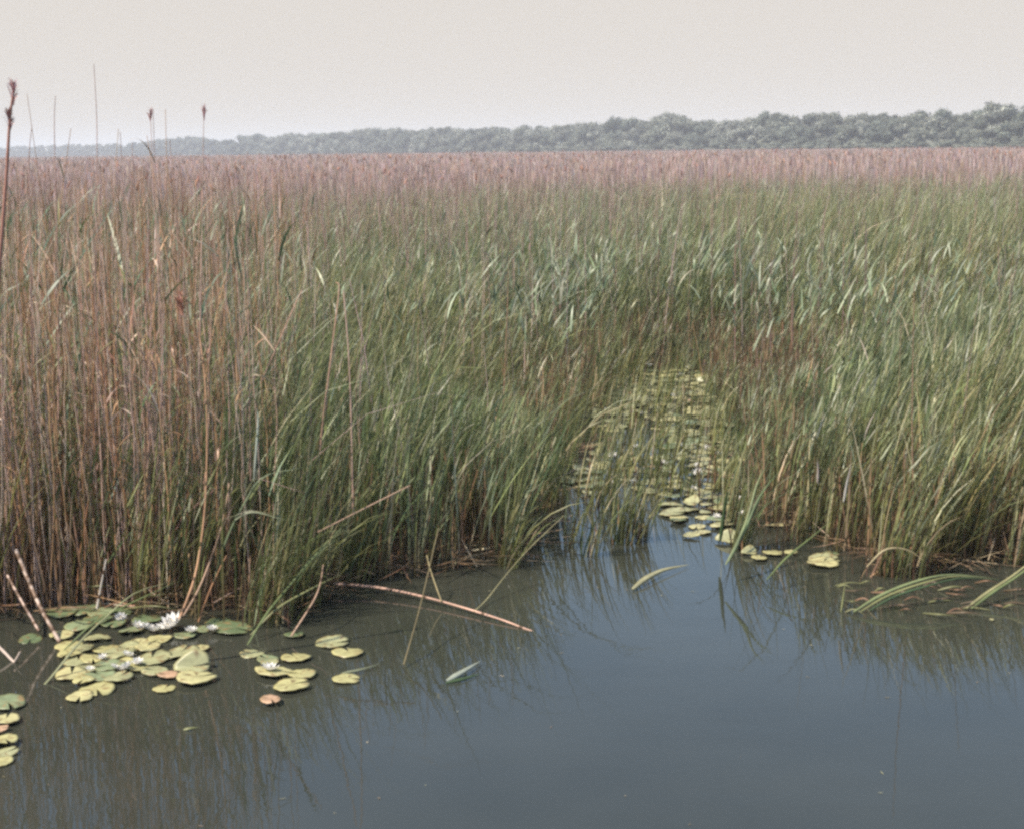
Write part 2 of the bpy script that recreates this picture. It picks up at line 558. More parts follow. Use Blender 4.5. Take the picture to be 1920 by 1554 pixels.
P = sample_bed(60000, 7.0, 12, 0.5, edge_out=0.16)
P = P[(shore_dist(P) < 0.5) & (rng.uniform(0, 1, len(P)) < 0.22 + 0.2 * nz(P[:, 0], P[:, 1], 2.5, 3))]
N = len(P)
base = np.column_stack([P, rng.uniform(0.004, 0.07, N)])
V, q = plant(base, rng.uniform(0.10, 0.5, N), rng.uniform(0.005, 0.012, N), rng.uniform(0, 6.28, N), rng.uniform(1.3, 1.6, N),
             rng.normal(0, 0.12, N), segs=3, face=rng.uniform(0, 6.28, N))
tag(link_mesh('matted_litter', mesh_np('matted_litter', V, q, rep(vary([(0.20, 0.12, 0.07), (0.30, 0.20, 0.12), (0.10, 0.07, 0.04), (0.38, 0.30, 0.2)], [3, 2, 3, 1], N), len(V) // N), M_DRY)),
    'matted brown dead leaves lying along the waterline of both banks', 'litter', kind='stuff')
N = 50
xy = [at(rng.uniform(-60, 1980), 1100 + 450 * rng.uniform(0, 1) ** 1.6) for _ in range(N)]
P = np.array([(v.x, v.y) for v in xy])
P = P[~inside(P, BED)]
N = len(P)
V, q = plant(np.column_stack([P, np.full(N, 0.003)]), rng.uniform(0.006, 0.03, N), rng.uniform(0.004, 0.009, N), rng.uniform(0, 6.28, N),
             np.full(N, 1.57), np.zeros(N), segs=2, face=rng.uniform(0, 6.28, N), twist=0)
tag(link_mesh('floating_specks', mesh_np('floating_specks', V, q, rep(vary([(0.35, 0.32, 0.2), (0.2, 0.16, 0.1)], [1, 1], N), len(V) // N), M_DRY)),
    'tiny specks and chaff floating on the open water', 'debris', kind='stuff')

# --- the old dry reeds on the left
P = sample_bed(60000, 7.1, 26, 0.9, margin=1.5, keep=lambda P: left_stand(P) * sst(40, 8, P[:, 1]) * (0.22 + 0.10 * nz(P[:, 0], P[:, 1], 3.5, 2)))
stalks('dry_reed_stand', 'dense rust brown and pinkish dry reeds of the left bank, the mass behind the front stalks', P, 0.9, 2.5, BROWNS, B_W, segs=5, k=3, sway=0.05, pw=1.1)
Pq = P[rng.uniform(0, 1, len(P)) < 0.25]
stem_leaves('dry_reed_leaves', 'curled tan leaves clinging to the dry reeds of the left bank', Pq, 0.3, 2.0, 0.12, 0.38, 0.006, 0.014,
            BROWNS + [(0.5, 0.42, 0.34)], B_W + [2], droop=1.3, mat=M_DRY)
Pq = P[rng.uniform(0, 1, len(P)) < 0.6]
stem_leaves('young_reed_leaves', 'broad blue-green young reed leaves among the dry stalks on the left', Pq, 0.4, 1.95, 0.2, 0.5, 0.010, 0.022,
            [(0.075, 0.115, 0.055), (0.10, 0.15, 0.085), (0.16, 0.19, 0.11), (0.30, 0.31, 0.22)], [3, 3, 2, 0.8], droop=1.0)
# scattered dry stalks through the sedge
P = sample_bed(5200, 7.4, 60, 1.3, margin=2, keep=lambda P: np.clip(0.10 + 0.5 * sst(1.5, -2.5, P[:, 0] + 0.02 * P[:, 1]) + 0.12 * gap_right(P), 0, 1))
stalks('scattered_dry_reeds', 'thin pinkish dry reeds scattered through the green sedge', P, 0.9, 1.9, PINKS, P_W, segs=4, k=3)

P = sample_bed(22000, 13, 75, 1.1, margin=2, keep=lambda P: np.clip(0.32 + 0.8 * sst(1500, 200, scr(P)), 0, 1) * sst(11, 24, P[:, 1]))
stalks('scattered_dry_reeds', 'old pinkish reeds standing above the green where the meadow turns pink', P, 1.3, 2.0, [(0.52, 0.38, 0.33), (0.56, 0.44, 0.39), (0.44, 0.31, 0.26)], [1, 1, 1], segs=3, k=3, wscale=1.5, mat=M_PINK)

# --- the pink reeds beyond
P = sample_bed(90000, 30, 420, 1.75, margin=4, keep=lambda P: dryness(P))
N = len(P)
P3 = P
hfar = 1.5 + 0.42 * sst(35, 80, P[:, 1]) + 0.05 * nz(P[:, 0], P[:, 1], 0.12, 2) + 0.10 * sst(600, 1900, scr(P))
base = np.column_stack([P, np.full(N, 0.0)])
V, q = plant(base, hfar * rng.uniform(0.8, 1.07, N), (0.010 + 0.00042 * P[:, 1]) * rng.uniform(0.7, 1.4, N), rng.uniform(0, 6.28, N),
             np.abs(rng.normal(0, 0.06, N)), rng.normal(0.0, 0.18, N), segs=2, tip=0.7, face=rng.normal(0, 0.7, N), belly=False)
c = vary(PINKS, P_W, N, 0.08) * np.array((1.50, 1.58, 1.58))
tag(link_mesh('pink_reeds', mesh_np('pink_reeds', V, q, rep(c, len(V) // N), M_PINK)),
    'pinkish brown band of old reeds in front of the distant trees', 'reeds', kind='stuff')
# rust coloured seed heads over the far reeds
i = rng.choice(N, 900, replace=False, p=(1 / P[:, 1] ** 0.5) / np.sum(1 / P[:, 1] ** 0.5))
b2 = np.column_stack([P[i], hfar[i] * rng.uniform(0.93, 1.12, len(i))])
V, q = plant(b2, rng.uniform(0.16, 0.3, len(i)), rng.uniform(0.04, 0.08, len(i)) * (1 + P[i, 1] / 150), rng.uniform(0, 6.28, len(i)),
             np.abs(rng.normal(0.2, 0.2, len(i))), rng.normal(0.3, 0.3, len(i)), segs=3, k=3)
c = vary([(0.36, 0.18, 0.12), (0.30, 0.17, 0.13), (0.42, 0.24, 0.16)], [2, 2, 1], len(i))
tag(link_mesh('seed_heads', mesh_np('seed_heads', V, q, rep(c, len(V) // len(i)), M_DRY)),
    'rust coloured seed heads dotted over the far pink reeds', 'seed heads', kind='stuff')

# --- single stalks at the front of the left stand: each a thing of its own, stem with leaves
def tube_mesh(name, pts, rad, mat, color, k=6, flat=1.0, side=(1, 0, 0.01)):
    pts = np.array([[tuple(p_) for p_ in pts]], dtype=float)
    rad = np.array([rad], dtype=float)
    sdv = np.tile(np.array(side, dtype=float), (1, pts.shape[1], 1))
    V, q = sweep(pts, rad, k, sdv, flat)
    c = np.tile(np.array(color, dtype=float), (len(V), 1))
    return mesh_np(name, V, q, c, mat, smooth=k > 3)


def plume_mesh(name, h=0.26, n=70, color=(0.26, 0.12, 0.08)):
    t = rng.uniform(0, 1, n)
    base = np.column_stack([rng.normal(0, 0.004, n), rng.normal(0, 0.004, n), t * h * 0.75])
    az = np.where(rng.uniform(0, 1, n) < 0.6, R(90) + rng.normal(0, 0.7, n), rng.uniform(0, 6.28, n))
    V, q = plant(base, (1 - t * 0.6) * rng.uniform(0.06, 0.13, n), rng.uniform(0.006, 0.014, n), az, rng.uniform(0.2, 0.7, n),
                 rng.uniform(0.2, 1.4, n), segs=3)
    return mesh_np(name, V, q, rep(vary([color, (color[0] * 1.4, color[1] * 1.5, color[2] * 1.6)], [2, 1], n), len(V) // n), M_DRY)


def copy_tree(o, parent=None):
    c_ = o.copy()
    COL.objects.link(c_)
    c_.parent = parent
    for ch in o.children: copy_tree(ch, c_)
    return c_


def make_stalk(v):
    H = rng.uniform(1.9, 2.3)
    n_ = 11
    t = np.linspace(0, 1, n_)
    ax, ay = rng.normal(0, 0.07, 2)
    px = ax * H * t + 0.05 * rng.normal() * np.sin(t * 3) + 0.006 * rng.normal(0, 1, n_)
    py = ay * H * t + 0.006 * rng.normal(0, 1, n_)
    pts = np.column_stack([px, py, t * (H + 0.08) - 0.08])
    rad = 0.0042 * (1 - 0.6 * t)
    col_ = vary(BROWNS[:4], [3, 3, 2, 3], 1, 0.1)[0]
    st = link_mesh('dry_reed', tube_mesh('dry_reed_stem', pts, rad, M_DRY, col_, k=5))
    for j in range(int(rng.integers(2, 5))):
        i_ = int(rng.integers(3, 10))
        L_ = rng.uniform(0.10, 0.30)
        green = rng.uniform() < 0.55
        V, q = plant(pts[i_:i_ + 1], np.array([L_]), np.array([rng.uniform(0.006, 0.011)]), np.array([rng.uniform(0, 6.28)]),
                     np.array([rng.uniform(0.2, 0.7)]), np.array([rng.uniform(0.3, 1.5)]), segs=6)
        cc = vary(GREENS if green else BROWNS, G_W if green else B_W, 1)[0] * (1 if green else 0.8)
        me = mesh_np('leaf', V, q, np.tile(cc, (len(V), 1)), M_GREEN if green else M_DRY)
        link_mesh('leaf', me, st)
    if v == 5:
        pl = link_mesh('plume', plume_mesh('plume', 0.2, 40), st)
        pl.location = pts[-1]
    return st


protos = [make_stalk(v) for v in range(14)]
spots = []
while len(spots) < 230:
    px = rng.uniform(-60, 560) if rng.uniform() < 0.8 else rng.uniform(-60, 300)
    edge = np.interp(px, [q_[0] for q_ in LEFT_EDGE], [q_[1] for q_ in LEFT_EDGE])
    p_ = at(px, edge - abs(rng.normal(0, 45)) - 2)
    if px > 400 and rng.uniform() < 0.75: continue
    spots.append((p_.x, p_.y, px))
used = set()
for j, (x, y, px) in enumerate(spots):
    v = j % len(protos)
    if v == 5 and j > 8: v = 6
    o_ = protos[v] if v not in used else copy_tree(protos[v])
    used.add(v)
    o_.location = (x, y, 0)
    o_.rotation_euler = (rng.normal(0, 0.03), rng.normal(0.01, 0.05), rng.uniform(0, 6.28))
    s_ = rng.uniform(1.18, 1.34) if j % 15 == 7 else rng.uniform(0.72, 1.08)
    o_.scale = (1, 1, s_)
    where = 'at the left edge of the stand' if px < 110 else 'in the thick of the left stand above the lily cluster' if px < 330 else 'where the left stand thins out into green sedge'
    tag(o_, ('rusty plumed reed ' if v == 5 else 'extra tall bare reed ' if s_ > 1.1 else 'long bare reed ' if s_ > 0.93 else 'short bare reed ') + where, 'reed', 'dry reeds ' + where)

# ------------------------------------------------------------------ single stalks and leaves one can point to
def path(pts, n_=14):
    """smooth curve through 3-D points"""
    P_ = [Vector(p_) for p_ in pts]
    P_ = [P_[0] * 2 - P_[1]] + P_ + [P_[-1] * 2 - P_[-2]]
    res = []
    m_ = len(P_) - 3
    for i_ in range(n_ + 1):
        u = i_ / n_ * m_
        s_ = min(int(u), m_ - 1); t = u - s_
        a, b, c_, d = P_[s_:s_ + 4]
        res.append(0.5 * ((2 * b) + (c_ - a) * t + (2 * a - 5 * b + 4 * c_ - d) * t * t + (3 * b - a - 3 * c_ + d) * t ** 3))
    return res


def seen_path(pix, y0, y1, z_end=None):
    """points seen at the given pixels, their ground distance running from y0 to y1"""
    n_ = len(pix)
    return [at_y(px, py, y0 + (y1 - y0) * i_ / (n_ - 1)) for i_, (px, py) in enumerate(pix)]


def stem_thing(name, label, cat, pts, r0, r1, color, mat=None, k=6, n_=16, nodes=0):
    c_ = path(pts, n_)
    root = c_[0].copy()
    loc = [p_ - root for p_ in c_]
    rad = [r0 + (r1 - r0) * i_ / n_ for i_ in range(n_ + 1)]
    o_ = link_mesh(name, tube_mesh(name, loc, rad, mat or M_DRY, color, k=k))
    o_.location = root
    for j in range(nodes):
        i_ = int((j + 0.6) / nodes * n_)
        d = (c_[min(i_ + 1, n_)] - c_[i_]).normalized() * 0.012
        nd = link_mesh('stem_node', tube_mesh('stem_node', [loc[i_] - d, loc[i_] - d * 0.3, loc[i_] + d * 0.3, loc[i_] + d],
                                              [rad[i_] * 1.02, rad[i_] * 1.25, rad[i_] * 1.25, rad[i_] * 1.02], M_DRY, (0.13, 0.08, 0.05), k=6), o_)
    return tag(o_, label, cat)


def leaf_thing(name, label, cat, pts, w, color, n_=14, mat=None, upside=0.25):
    """a folded (shallow V) tapering leaf along a curve, with thickness of its two halves"""
    c_ = path(pts, n_)
    root = c_[0].copy()
    V, q = [], []
    for i_, p_ in enumerate(c_):
        t = i_ / n_
        tn = (c_[min(i_ + 1, n_)] - c_[max(i_ - 1, 0)]).normalized()
        s_ = tn.cross(Vector((0, -0.8, 0.6))).normalized()
        u_ = s_.cross(tn)
        hw = w / 2 * max(0.04, min(1, 0.5 + 2.5 * t) * (1 - t ** 2.5))
        pl = p_ - root
        V += [pl - s_ * hw + u_ * hw * upside, pl, pl + s_ * hw + u_ * hw * upside, pl - u_ * 0.0015]
    for i_ in range(n_):
        a = i_ * 4
        q += [(a, a + 4, a + 5, a + 1), (a + 1, a + 5, a + 6, a + 2), (a, a + 3, a + 7, a + 4), (a + 3, a + 2, a + 6, a + 7)]
    me = mesh_np(name, [tuple(v) for v in V], q, np.tile(np.array(color), (len(V), 1)), mat or M_GREEN)
    o_ = link_mesh(name, me)
    o_.location = root
    return tag(o_, label, cat)


TAN, PALE, RUST = (0.44, 0.29, 0.20), (0.55, 0.44, 0.36), (0.36, 0.19, 0.10)
GRN, YGRN, DGRN = (0.13, 0.17, 0.06), (0.24, 0.25, 0.11), (0.07, 0.11, 0.05)


def onw(px, py, z=0.0): return at(px, py, z)


# the long cane floating out from the middle bank
stem_thing('floating_reed_stem', 'long pinkish reed stem slanting out over the open water below the middle bank', 'reed stem',
           [onw(626, 1094, 0.05), onw(710, 1101, 0.04), onw(810, 1122, 0.03), onw(925, 1156, 0.018), onw(990, 1180, 0.0), onw(1025, 1192, -0.02)],
           0.0085, 0.004, (0.55, 0.35, 0.26), nodes=6)
stem_thing('leaning_reed_stem', 'thin tan stem crossing the end of the long floating reed, rising to the right', 'reed stem',
           seen_path([(889, 1146), (912, 1124), (945, 1082), (990, 1030), (1057, 966)], 7.55, 8.3), 0.004, 0.002, (0.30, 0.27, 0.14))
stem_thing('leaning_reed_stem', 'dark thin stem standing in open water under the middle of the floating reed', 'reed stem',
           seen_path([(757, 1246), (776, 1180), (790, 1128), (806, 1060), (822, 990)], 6.75, 7.4), 0.004, 0.003, (0.15, 0.12, 0.06))
stem_thing('leaning_reed_stem', 'short yellowish stem leaning left just above the floating reed', 'reed stem',
           seen_path([(828, 1127), (818, 1100), (806, 1064), (800, 1040)], 7.7, 7.9), 0.004, 0.003, (0.33, 0.27, 0.14))
stem_thing('fallen_reed_stem', 'straight pale stem lying aslant on top of the sedge above the middle bank', 'reed stem',
           seen_path([(596, 997), (694, 947), (768, 910)], 7.6, 7.9), 0.004, 0.003, TAN)
stem_thing('leaning_reed_stem', 'bent tan stem rising from the water between the two groups of lily pads', 'reed stem',
           seen_path([(546, 1192), (586, 1129), (600, 1095), (606, 1058)], 7.15, 7.5), 0.0052, 0.003, TAN, nodes=2)
# banded canes in the left corner
stem_thing('banded_cane', 'thick cane banded pale and dark, slanting down to the lily pads at the left edge', 'cane',
           seen_path([(30, 1030), (57, 1096), (78, 1142), (112, 1203)], 7.45, 7.18), 0.0105, 0.0105, (1, 1, 1), mat=M_CANE, k=8, nodes=5)
stem_thing('banded_cane', 'thinner banded cane lying parallel left of the thick one', 'cane',
           seen_path([(14, 1078), (40, 1125), (73, 1182)], 7.5, 7.25), 0.0075, 0.0075, (0.85, 0.8, 0.8), mat=M_CANE, k=8, nodes=4)
stem_thing('snapped_reed', 'pale V-shaped snapped reed poking out of the water at the left edge', 'reed stem',
           [onw(-20, 1195, 0.10), onw(8, 1222, 0.04), onw(26, 1240, 0.0), onw(30, 1236, 0.02), onw(38, 1221, 0.06)], 0.009, 0.005, PALE)
stem_thing('upright_reed', 'short whitish reed standing upright before the dark foot of the left stand', 'reed',
           seen_path([(182, 1140), (190, 1095), (199, 1048)], 7.45, 7.45), 0.007, 0.004, (0.62, 0.55, 0.48), nodes=2)
stem_thing('tall_leaning_reed', 'long orange-brown reed rising from the white lily flowers and curving left near its top', 'reed',
           seen_path([(336, 1160), (352, 1120), (368, 1070), (381, 986), (387, 900), (388, 780), (382, 690), (370, 600)], 7.35, 7.7),
           0.007, 0.0035, (0.5, 0.29, 0.17), nodes=6)
stem_thing('tall_leaning_reed', 'tan reed leaning right from the same foot beside the white lily flowers', 'reed',
           seen_path([(344, 1154), (372, 1105), (398, 1040), (418, 975), (430, 905)], 7.36, 7.6), 0.0065, 0.003, TAN, nodes=3)
stem_thing('tall_leaning_reed', 'thin tan reed leaning right behind the two crossing reeds', 'reed',
           seen_path([(372, 1165), (392, 1110), (410, 1070), (425, 1040)], 7.45, 7.6), 0.005, 0.003, RUST)
stem_thing('tall_leaning_reed', 'pale pink reed standing alone above the middle sedge, leaning slightly left', 'reed',
           seen_path([(662, 960), (660, 860), (657, 740), (652, 640), (644, 545)], 8.2, 8.4), 0.0045, 0.003, (0.48, 0.32, 0.26))
stem_thing('tall_leaning_reed', 'pink reed left of the lone pale one, its top bent over', 'reed',
           seen_path([(600, 850), (606, 780), (618, 690), (628, 610), (636, 540), (630, 530)], 8.4, 8.6), 0.0045, 0.003, (0.46, 0.28, 0.2))
stem_thing('tall_leaning_reed', 'long thin reed leaning steeply right across the upper left sedge', 'reed',
           seen_path([(488, 720), (515, 660), (545, 590), (566, 545)], 8.6, 8.7), 0.0045, 0.003, (0.48, 0.3, 0.22))

# the tall reeds against the sky
def sky_reed(label, pix, y, r0, col_, plume_h, count=1, scale=1.0):
    o_ = stem_thing('tall_plumed_reed', label, 'reed', seen_path(pix, y, y), r0, r0 * 0.45, col_)
    for j in range(count):
        if plume_h <= 0: break
        pl = link_mesh('plume', plume_mesh('plume', plume_h, 60, (0.42, 0.24, 0.22)), o_)
        e = at_y(pix[-1][0], pix[-1][1], y) - o_.location
        pl.location = (e.x - 0.025 * j, e.y, e.z - plume_h * (0.35 + 0.95 * j))
        pl.scale = (0.55 * scale, 0.55 * scale, 1)
    return o_


sky_reed('tallest reed at the left edge with a double rusty plume high against the sky', [(-40, 900), (-12, 640), (2, 460), (12, 330), (18, 230), (24, 180)],
         6.4, 0.011, (0.40, 0.20, 0.15), 0.13, 2, 0.8)
sky_reed('thin reed with a small rusty plume against the sky, left of the other small plume', [(310, 900), (300, 600), (288, 350), (282, 222)], 8.3, 0.0035, (0.5, 0.33, 0.27), 0.07, 1, 0.5)
sky_reed('thin reed with a small rusty plume against the sky, above the start of the trees', [(372, 900), (376, 600), (380, 350), (382, 218)], 8.1, 0.0035, (0.5, 0.33, 0.27), 0.08, 1, 0.5)
for pix, lab in [([(110, 800), (108, 500), (102, 250), (104, 180)], 'very thin bare reed reaching into the sky right of the tallest plumed reed'),
                 ([(176, 820), (178, 500), (182, 260), (176, 120)], 'thin bare reed ending high in the sky, the highest of the bare ones'),
                 ([(62, 800), (58, 500), (55, 300), (60, 235)], 'dark thin reed with its tip just above the far shore at the left'),
                 ([(252, 800), (250, 600), (252, 400), (248, 268)], 'thin tan reed ending where the far wood meets the sky'),
                 ([(470, 900), (466, 620), (462, 420), (464, 285)], 'thin pinkish reed with its tip level with the foot of the trees'),
                 ([(330, 850), (338, 600), (330, 400), (318, 262)], 'slightly curved thin reed crossing the hump of the far wood')]:
    sky_reed(lab, pix, 8.0, 0.0036, (0.42, 0.27, 0.22), 0)

# named leaves
leaf_thing('sedge_leaf', 'long green sedge leaf arching from the water across the lily pads at left', 'sedge leaf',
           seen_path([(46, 1322), (92, 1274), (150, 1203), (200, 1155), (255, 1110), (330, 1088)], 6.45, 7.2), 0.013, (0.26, 0.27, 0.14))
leaf_thing('sedge_leaf', 'green leaf lying over the back row of lily pads, pointing up right', 'sedge leaf',
           seen_path([(120, 1218), (180, 1165), (250, 1128), (335, 1088)], 6.95, 7.35), 0.012, GRN)
leaf_thing('sedge_leaf', 'green leaf rising from beside the crossed tan reeds and bending over right', 'sedge leaf',
           seen_path([(400, 1090), (425, 1010), (460, 940), (495, 893), (570, 876)], 7.5, 7.6), 0.012, (0.2, 0.25, 0.14))
leaf_thing('sedge_leaf', 'pale upright leaf standing in front of the dry reeds at the edge of the sedge', 'sedge leaf',
           seen_path([(476, 900), (480, 850), (484, 790), (482, 765)], 7.7, 7.7), 0.016, (0.38, 0.42, 0.36))
leaf_thing('sedge_leaf', 'pale leaf bent like a hook low in the sedge left of the middle bank', 'sedge leaf',
           seen_path([(440, 975), (465, 961), (490, 962), (535, 975)], 7.5, 7.5), 0.012, (0.3, 0.32, 0.2))
leaf_thing('sedge_leaf', 'long green leaf leaning right from the left foot of the middle bank', 'sedge leaf',
           seen_path([(462, 1212), (500, 1150), (545, 1095), (600, 1030), (680, 950)], 7.1, 7.7), 0.013, GRN)
leaf_thing('sedge_leaf', 'yellow-green leaf low over the water left of the floating reed', 'sedge leaf',
           seen_path([(470, 1190), (520, 1140), (580, 1105), (640, 1075)], 7.2, 7.5), 0.012, YGRN)
leaf_thing('floating_leaf', 'pale curved leaf floating alone in the mouth of the lily channel', 'floating leaf',
           [onw(1186, 1104, 0.012), onw(1212, 1084, 0.03), onw(1245, 1068, 0.03), onw(1292, 1058, 0.012)], 0.035, (0.40, 0.38, 0.22))
leaf_thing('floating_leaf', 'narrow whitish leaf floating on the open water right of the lily pads', 'floating leaf',
           [onw(838, 1276, 0.006), onw(870, 1258, 0.02), onw(902, 1238, 0.02)], 0.03, (0.34, 0.37, 0.3))
leaf_thing('floating_leaf', 'dull green leaf awash beside the narrow whitish floating leaf', 'floating leaf',
           [onw(836, 1280, 0.006), onw(870, 1272, 0.010), onw(902, 1262, 0.006)], 0.02, DGRN)
leaf_thing('floating_leaf', 'thin leaf afloat right of the two overlapping far pads', 'floating leaf',
           [onw(640, 1262, 0.006), onw(680, 1254, 0.015), onw(712, 1244, 0.008)], 0.014, (0.25, 0.27, 0.17))
leaf_thing('floating_leaf', 'tiny yellow leaf floating under the lowest lily pads', 'floating leaf',
           [onw(344, 1368, 0.004), onw(358, 1365, 0.01), onw(374, 1363, 0.004)], 0.016, YGRN)
for dx, wd, cc, lab in [(0, 0.019, (0.22, 0.26, 0.12), 'broad green leaf arching from the water at the right bank, widest of three'),
                        (14, 0.013, (0.27, 0.28, 0.12), 'narrow yellow-green leaf in the arching bundle at the right bank'),
                        (30, 0.016, DGRN, 'dark leaf under the arching bundle at the right bank')]:
    leaf_thing('sedge_leaf', lab, 'sedge leaf',
               seen_path([(1600 + dx, 1147 - dx * .1), (1647 + dx, 1118), (1706 + dx, 1093 + dx * .2), (1775 + dx, 1077 + dx * .2), (1860 + dx, 1082 + dx * .2)], 7.5, 7.8), wd, cc)
for dx, wd, cc, lab in [(0, 0.020, (0.36, 0.34, 0.17), 'yellowish leaf bundle rising steeply from the water at the right edge'),
                        (10, 0.020, (0.20, 0.24, 0.10), 'green leaf close beside the yellowish one at the right edge')]:
    leaf_thing('sedge_leaf', lab, 'sedge leaf',
               seen_path([(1812 + dx, 1140), (1852 + dx, 1110), (1900 + dx, 1078), (1960 + dx, 1030)], 7.55, 7.9), wd, cc)
leaf_thing('sedge_leaf', 'long green leaf leaning right over the small pads off the right bank', 'sedge leaf',
           seen_path([(1438, 1086), (1475, 1045), (1520, 1008), (1560, 975)], 7.9, 8.3), 0.014, (0.17, 0.21, 0.08))
leaf_thing('sedge_leaf', 'green leaf leaning over the left corner of the right bank', 'sedge leaf',
           seen_path([(1361, 1058), (1388, 1005), (1405, 960), (1420, 905), (1445, 860)], 8.1, 8.5), 0.02, (0.19, 0.23, 0.10))
leaf_thing('sedge_leaf', 'second green leaf from the left corner of the right bank, more upright', 'sedge leaf',
           seen_path([(1366, 1052), (1398, 990), (1425, 930), (1462, 880)], 8.1, 8.5), 0.02, (0.13, 0.18, 0.08))
leaf_thing('sedge_leaf', 'stubby dark broad leaf standing at the edge of the pads in the channel', 'sedge leaf',
           seen_path([(1350, 1014), (1355, 980), (1360, 940), (1366, 905)], 8.6, 8.6), 0.026, (0.055, 0.09, 0.035))
leaf_thing('sedge_leaf', 'yellowish leaf poking upright from the water before the right bank', 'sedge leaf',
           seen_path([(1577, 1147), (1581, 1120), (1586, 1084)], 7.55, 7.6), 0.012, YGRN)
leaf_thing('sedge_leaf', 'straw coloured leaf bending over above the arching bundle at right', 'sedge leaf',
           seen_path([(1625, 1062), (1660, 1030), (1700, 1030), (1735, 1052)], 8.0, 8.0), 0.012, (0.42, 0.35, 0.2))
leaf_thing('sedge_leaf', 'tall white-edged leaf standing in the front of the right sedge', 'sedge leaf',
           seen_path([(1582, 940), (1588, 905), (1596, 870)], 8.3, 8.3), 0.016, (0.5, 0.47, 0.42))
leaf_thing('sedge_leaf', 'whitish reed blade behind the pads at the right side of the channel', 'sedge leaf',
           seen_path([(1533, 905), (1534, 880), (1532, 860)], 8.9, 8.9), 0.018, (0.45, 0.38, 0.34))
for j in range(34):    # leaves awash along the foot of the right bank
    px = rng.uniform(1560, 1910); py = rng.uniform(1092, 1150); L_ = rng.uniform(25, 75)
    leaf_thing('fallen_leaf', 'dull brown leaf awash in the litter along the foot of the right bank', 'fallen leaf',
               [onw(px, py, 0.004), onw(px + L_ / 2, py - rng.uniform(-3, 9), rng.uniform(0.01, 0.05)), onw(px + L_, py + rng.uniform(-8, 8), 0.004)],
               rng.uniform(0.008, 0.016), [(0.25, 0.15, 0.09), (0.2, 0.2, 0.09), (0.14, 0.10, 0.06)][j % 3])['group'] = 'leaves awash at the right bank'
for j in range(12):    # and under the left stand
    px = rng.uniform(-20, 320); py = rng.uniform(1085, 1150); L_ = rng.uniform(60, 170)
    leaf_thing('fallen_leaf', 'brown leaf lying flat across the dark foot of the left stand', 'fallen leaf',
               [onw(px, py, 0.02), onw(px + L_ / 2, py - rng.uniform(0, 14), rng.uniform(0.05, 0.14)), onw(px + L_, py + rng.uniform(-10, 6), 0.04)],
               rng.uniform(0.007, 0.012), [(0.34, 0.22, 0.13), (0.2, 0.2, 0.09), (0.26, 0.15, 0.09)][j % 3])['group'] = 'leaves lying at the foot of the left stand'

# ------------------------------------------------------------------ tufts of sedge standing in open water
def tuft(label, px, py, n_, spread, h, dens_dead=0.25, group=None, lean=1.0):
    c0 = at(px, py)
    ang = rng.uniform(0, 6.28, n_); rr = np.sqrt(rng.uniform(0, 1, n_)) * spread
    base = np.column_stack([np.cos(ang) * rr, np.sin(ang) * rr * 0.7, np.full(n_, -0.08)])
    az = R(90) + rng.normal(0, 0.7, n_)
    bend = np.abs(rng.normal(0.45, 0.3, n_)) * lean
    V, q = plant(base, h * rng.uniform(0.5, 1.15, n_), rng.uniform(0.007, 0.013, n_), az, np.abs(rng.normal(0.1, 0.1, n_)) * lean, bend, segs=6,
                 face=-az + rng.normal(0, .8, n_))
    o_ = link_mesh('sedge_tuft', mesh_np('sedge_tuft', V, q, rep(vary(GREENS, G_W, n_), len(V) // n_), M_GREEN))
    m_ = max(3, int(n_ * dens_dead))
    base = np.column_stack([rng.normal(0, spread * .6, m_), rng.normal(0, spread * .4, m_), np.full(m_, -0.08)])
    V, q = plant(base, rng.uniform(0.12, 0.42, m_), rng.uniform(0.008, 0.014, m_), rng.uniform(0, 6.28, m_), np.abs(rng.normal(0, .15, m_)),
                 rng.normal(0, .2, m_), segs=3)
    link_mesh('dead_stem', mesh_np('dead_stem', V, q, rep(vary([(0.15, 0.085, 0.05), (0.3, 0.17, 0.11), (0.08, 0.05, 0.03)], [2, 1, 2], m_), len(V) // m_), M_DRY), o_)['kind'] = 'stuff'
    o_.location = (c0.x, c0.y, 0)
    return tag(o_, label, 'sedge tuft', group)


tuft('densest sedge tuft standing in the water at the mouth of the channel', 1165, 1018, 55, 0.09, 0.62, 0.5)
tuft('thin dark sedge tuft just right of the densest one in the channel mouth', 1198, 1012, 26, 0.06, 0.6)
tuft('sparse sedge tuft left of the densest one, nearest the middle bank', 1108, 1042, 18, 0.07, 0.62)
tuft('few slanting sedge blades in the water left of the channel mouth', 1075, 1022, 16, 0.08, 0.6)
tuft('slim sedge tuft at the left side of the channel behind the densest one', 1130, 955, 30, 0.10, 0.62)
tuft('upright sedge tuft at the right side of the channel among pads', 1372, 985, 34, 0.07, 0.6)
tuft('leaning green tuft on the left corner of the right bank', 1385, 1030, 46, 0.07, 0.78, lean=1.5)
tuft('straw footed sedge tuft spreading at the middle of the right bank', 1690, 1078, 90, 0.16, 0.75, 0.7, lean=1.3)
tuft('green tuft leaning far out over the water below the middle bank', 948, 1062, 40, 0.10, 0.7, lean=1.5)
tuft('loose tuft with yellow feet beside the snapped tan stem of the middle bank', 500, 1168, 60, 0.14, 0.8, 0.4, lean=1.6)
tuft('green tuft rising behind the middle group of lily pads', 560, 1135, 60, 0.14, 0.85, lean=1.5)
tuft('tall tuft at the outer corner of the middle bank over the dark water', 640, 1088, 60, 0.14, 0.9, lean=1.4)
tuft('small tuft between the dark gap and the right bank pads', 1500, 1012, 40, 0.12, 0.6, lean=1.2)
tuft('brown footed tuft hanging into the frame at the right edge', 1915, 1055, 70, 0.14, 0.8, 0.9, lean=1.3)
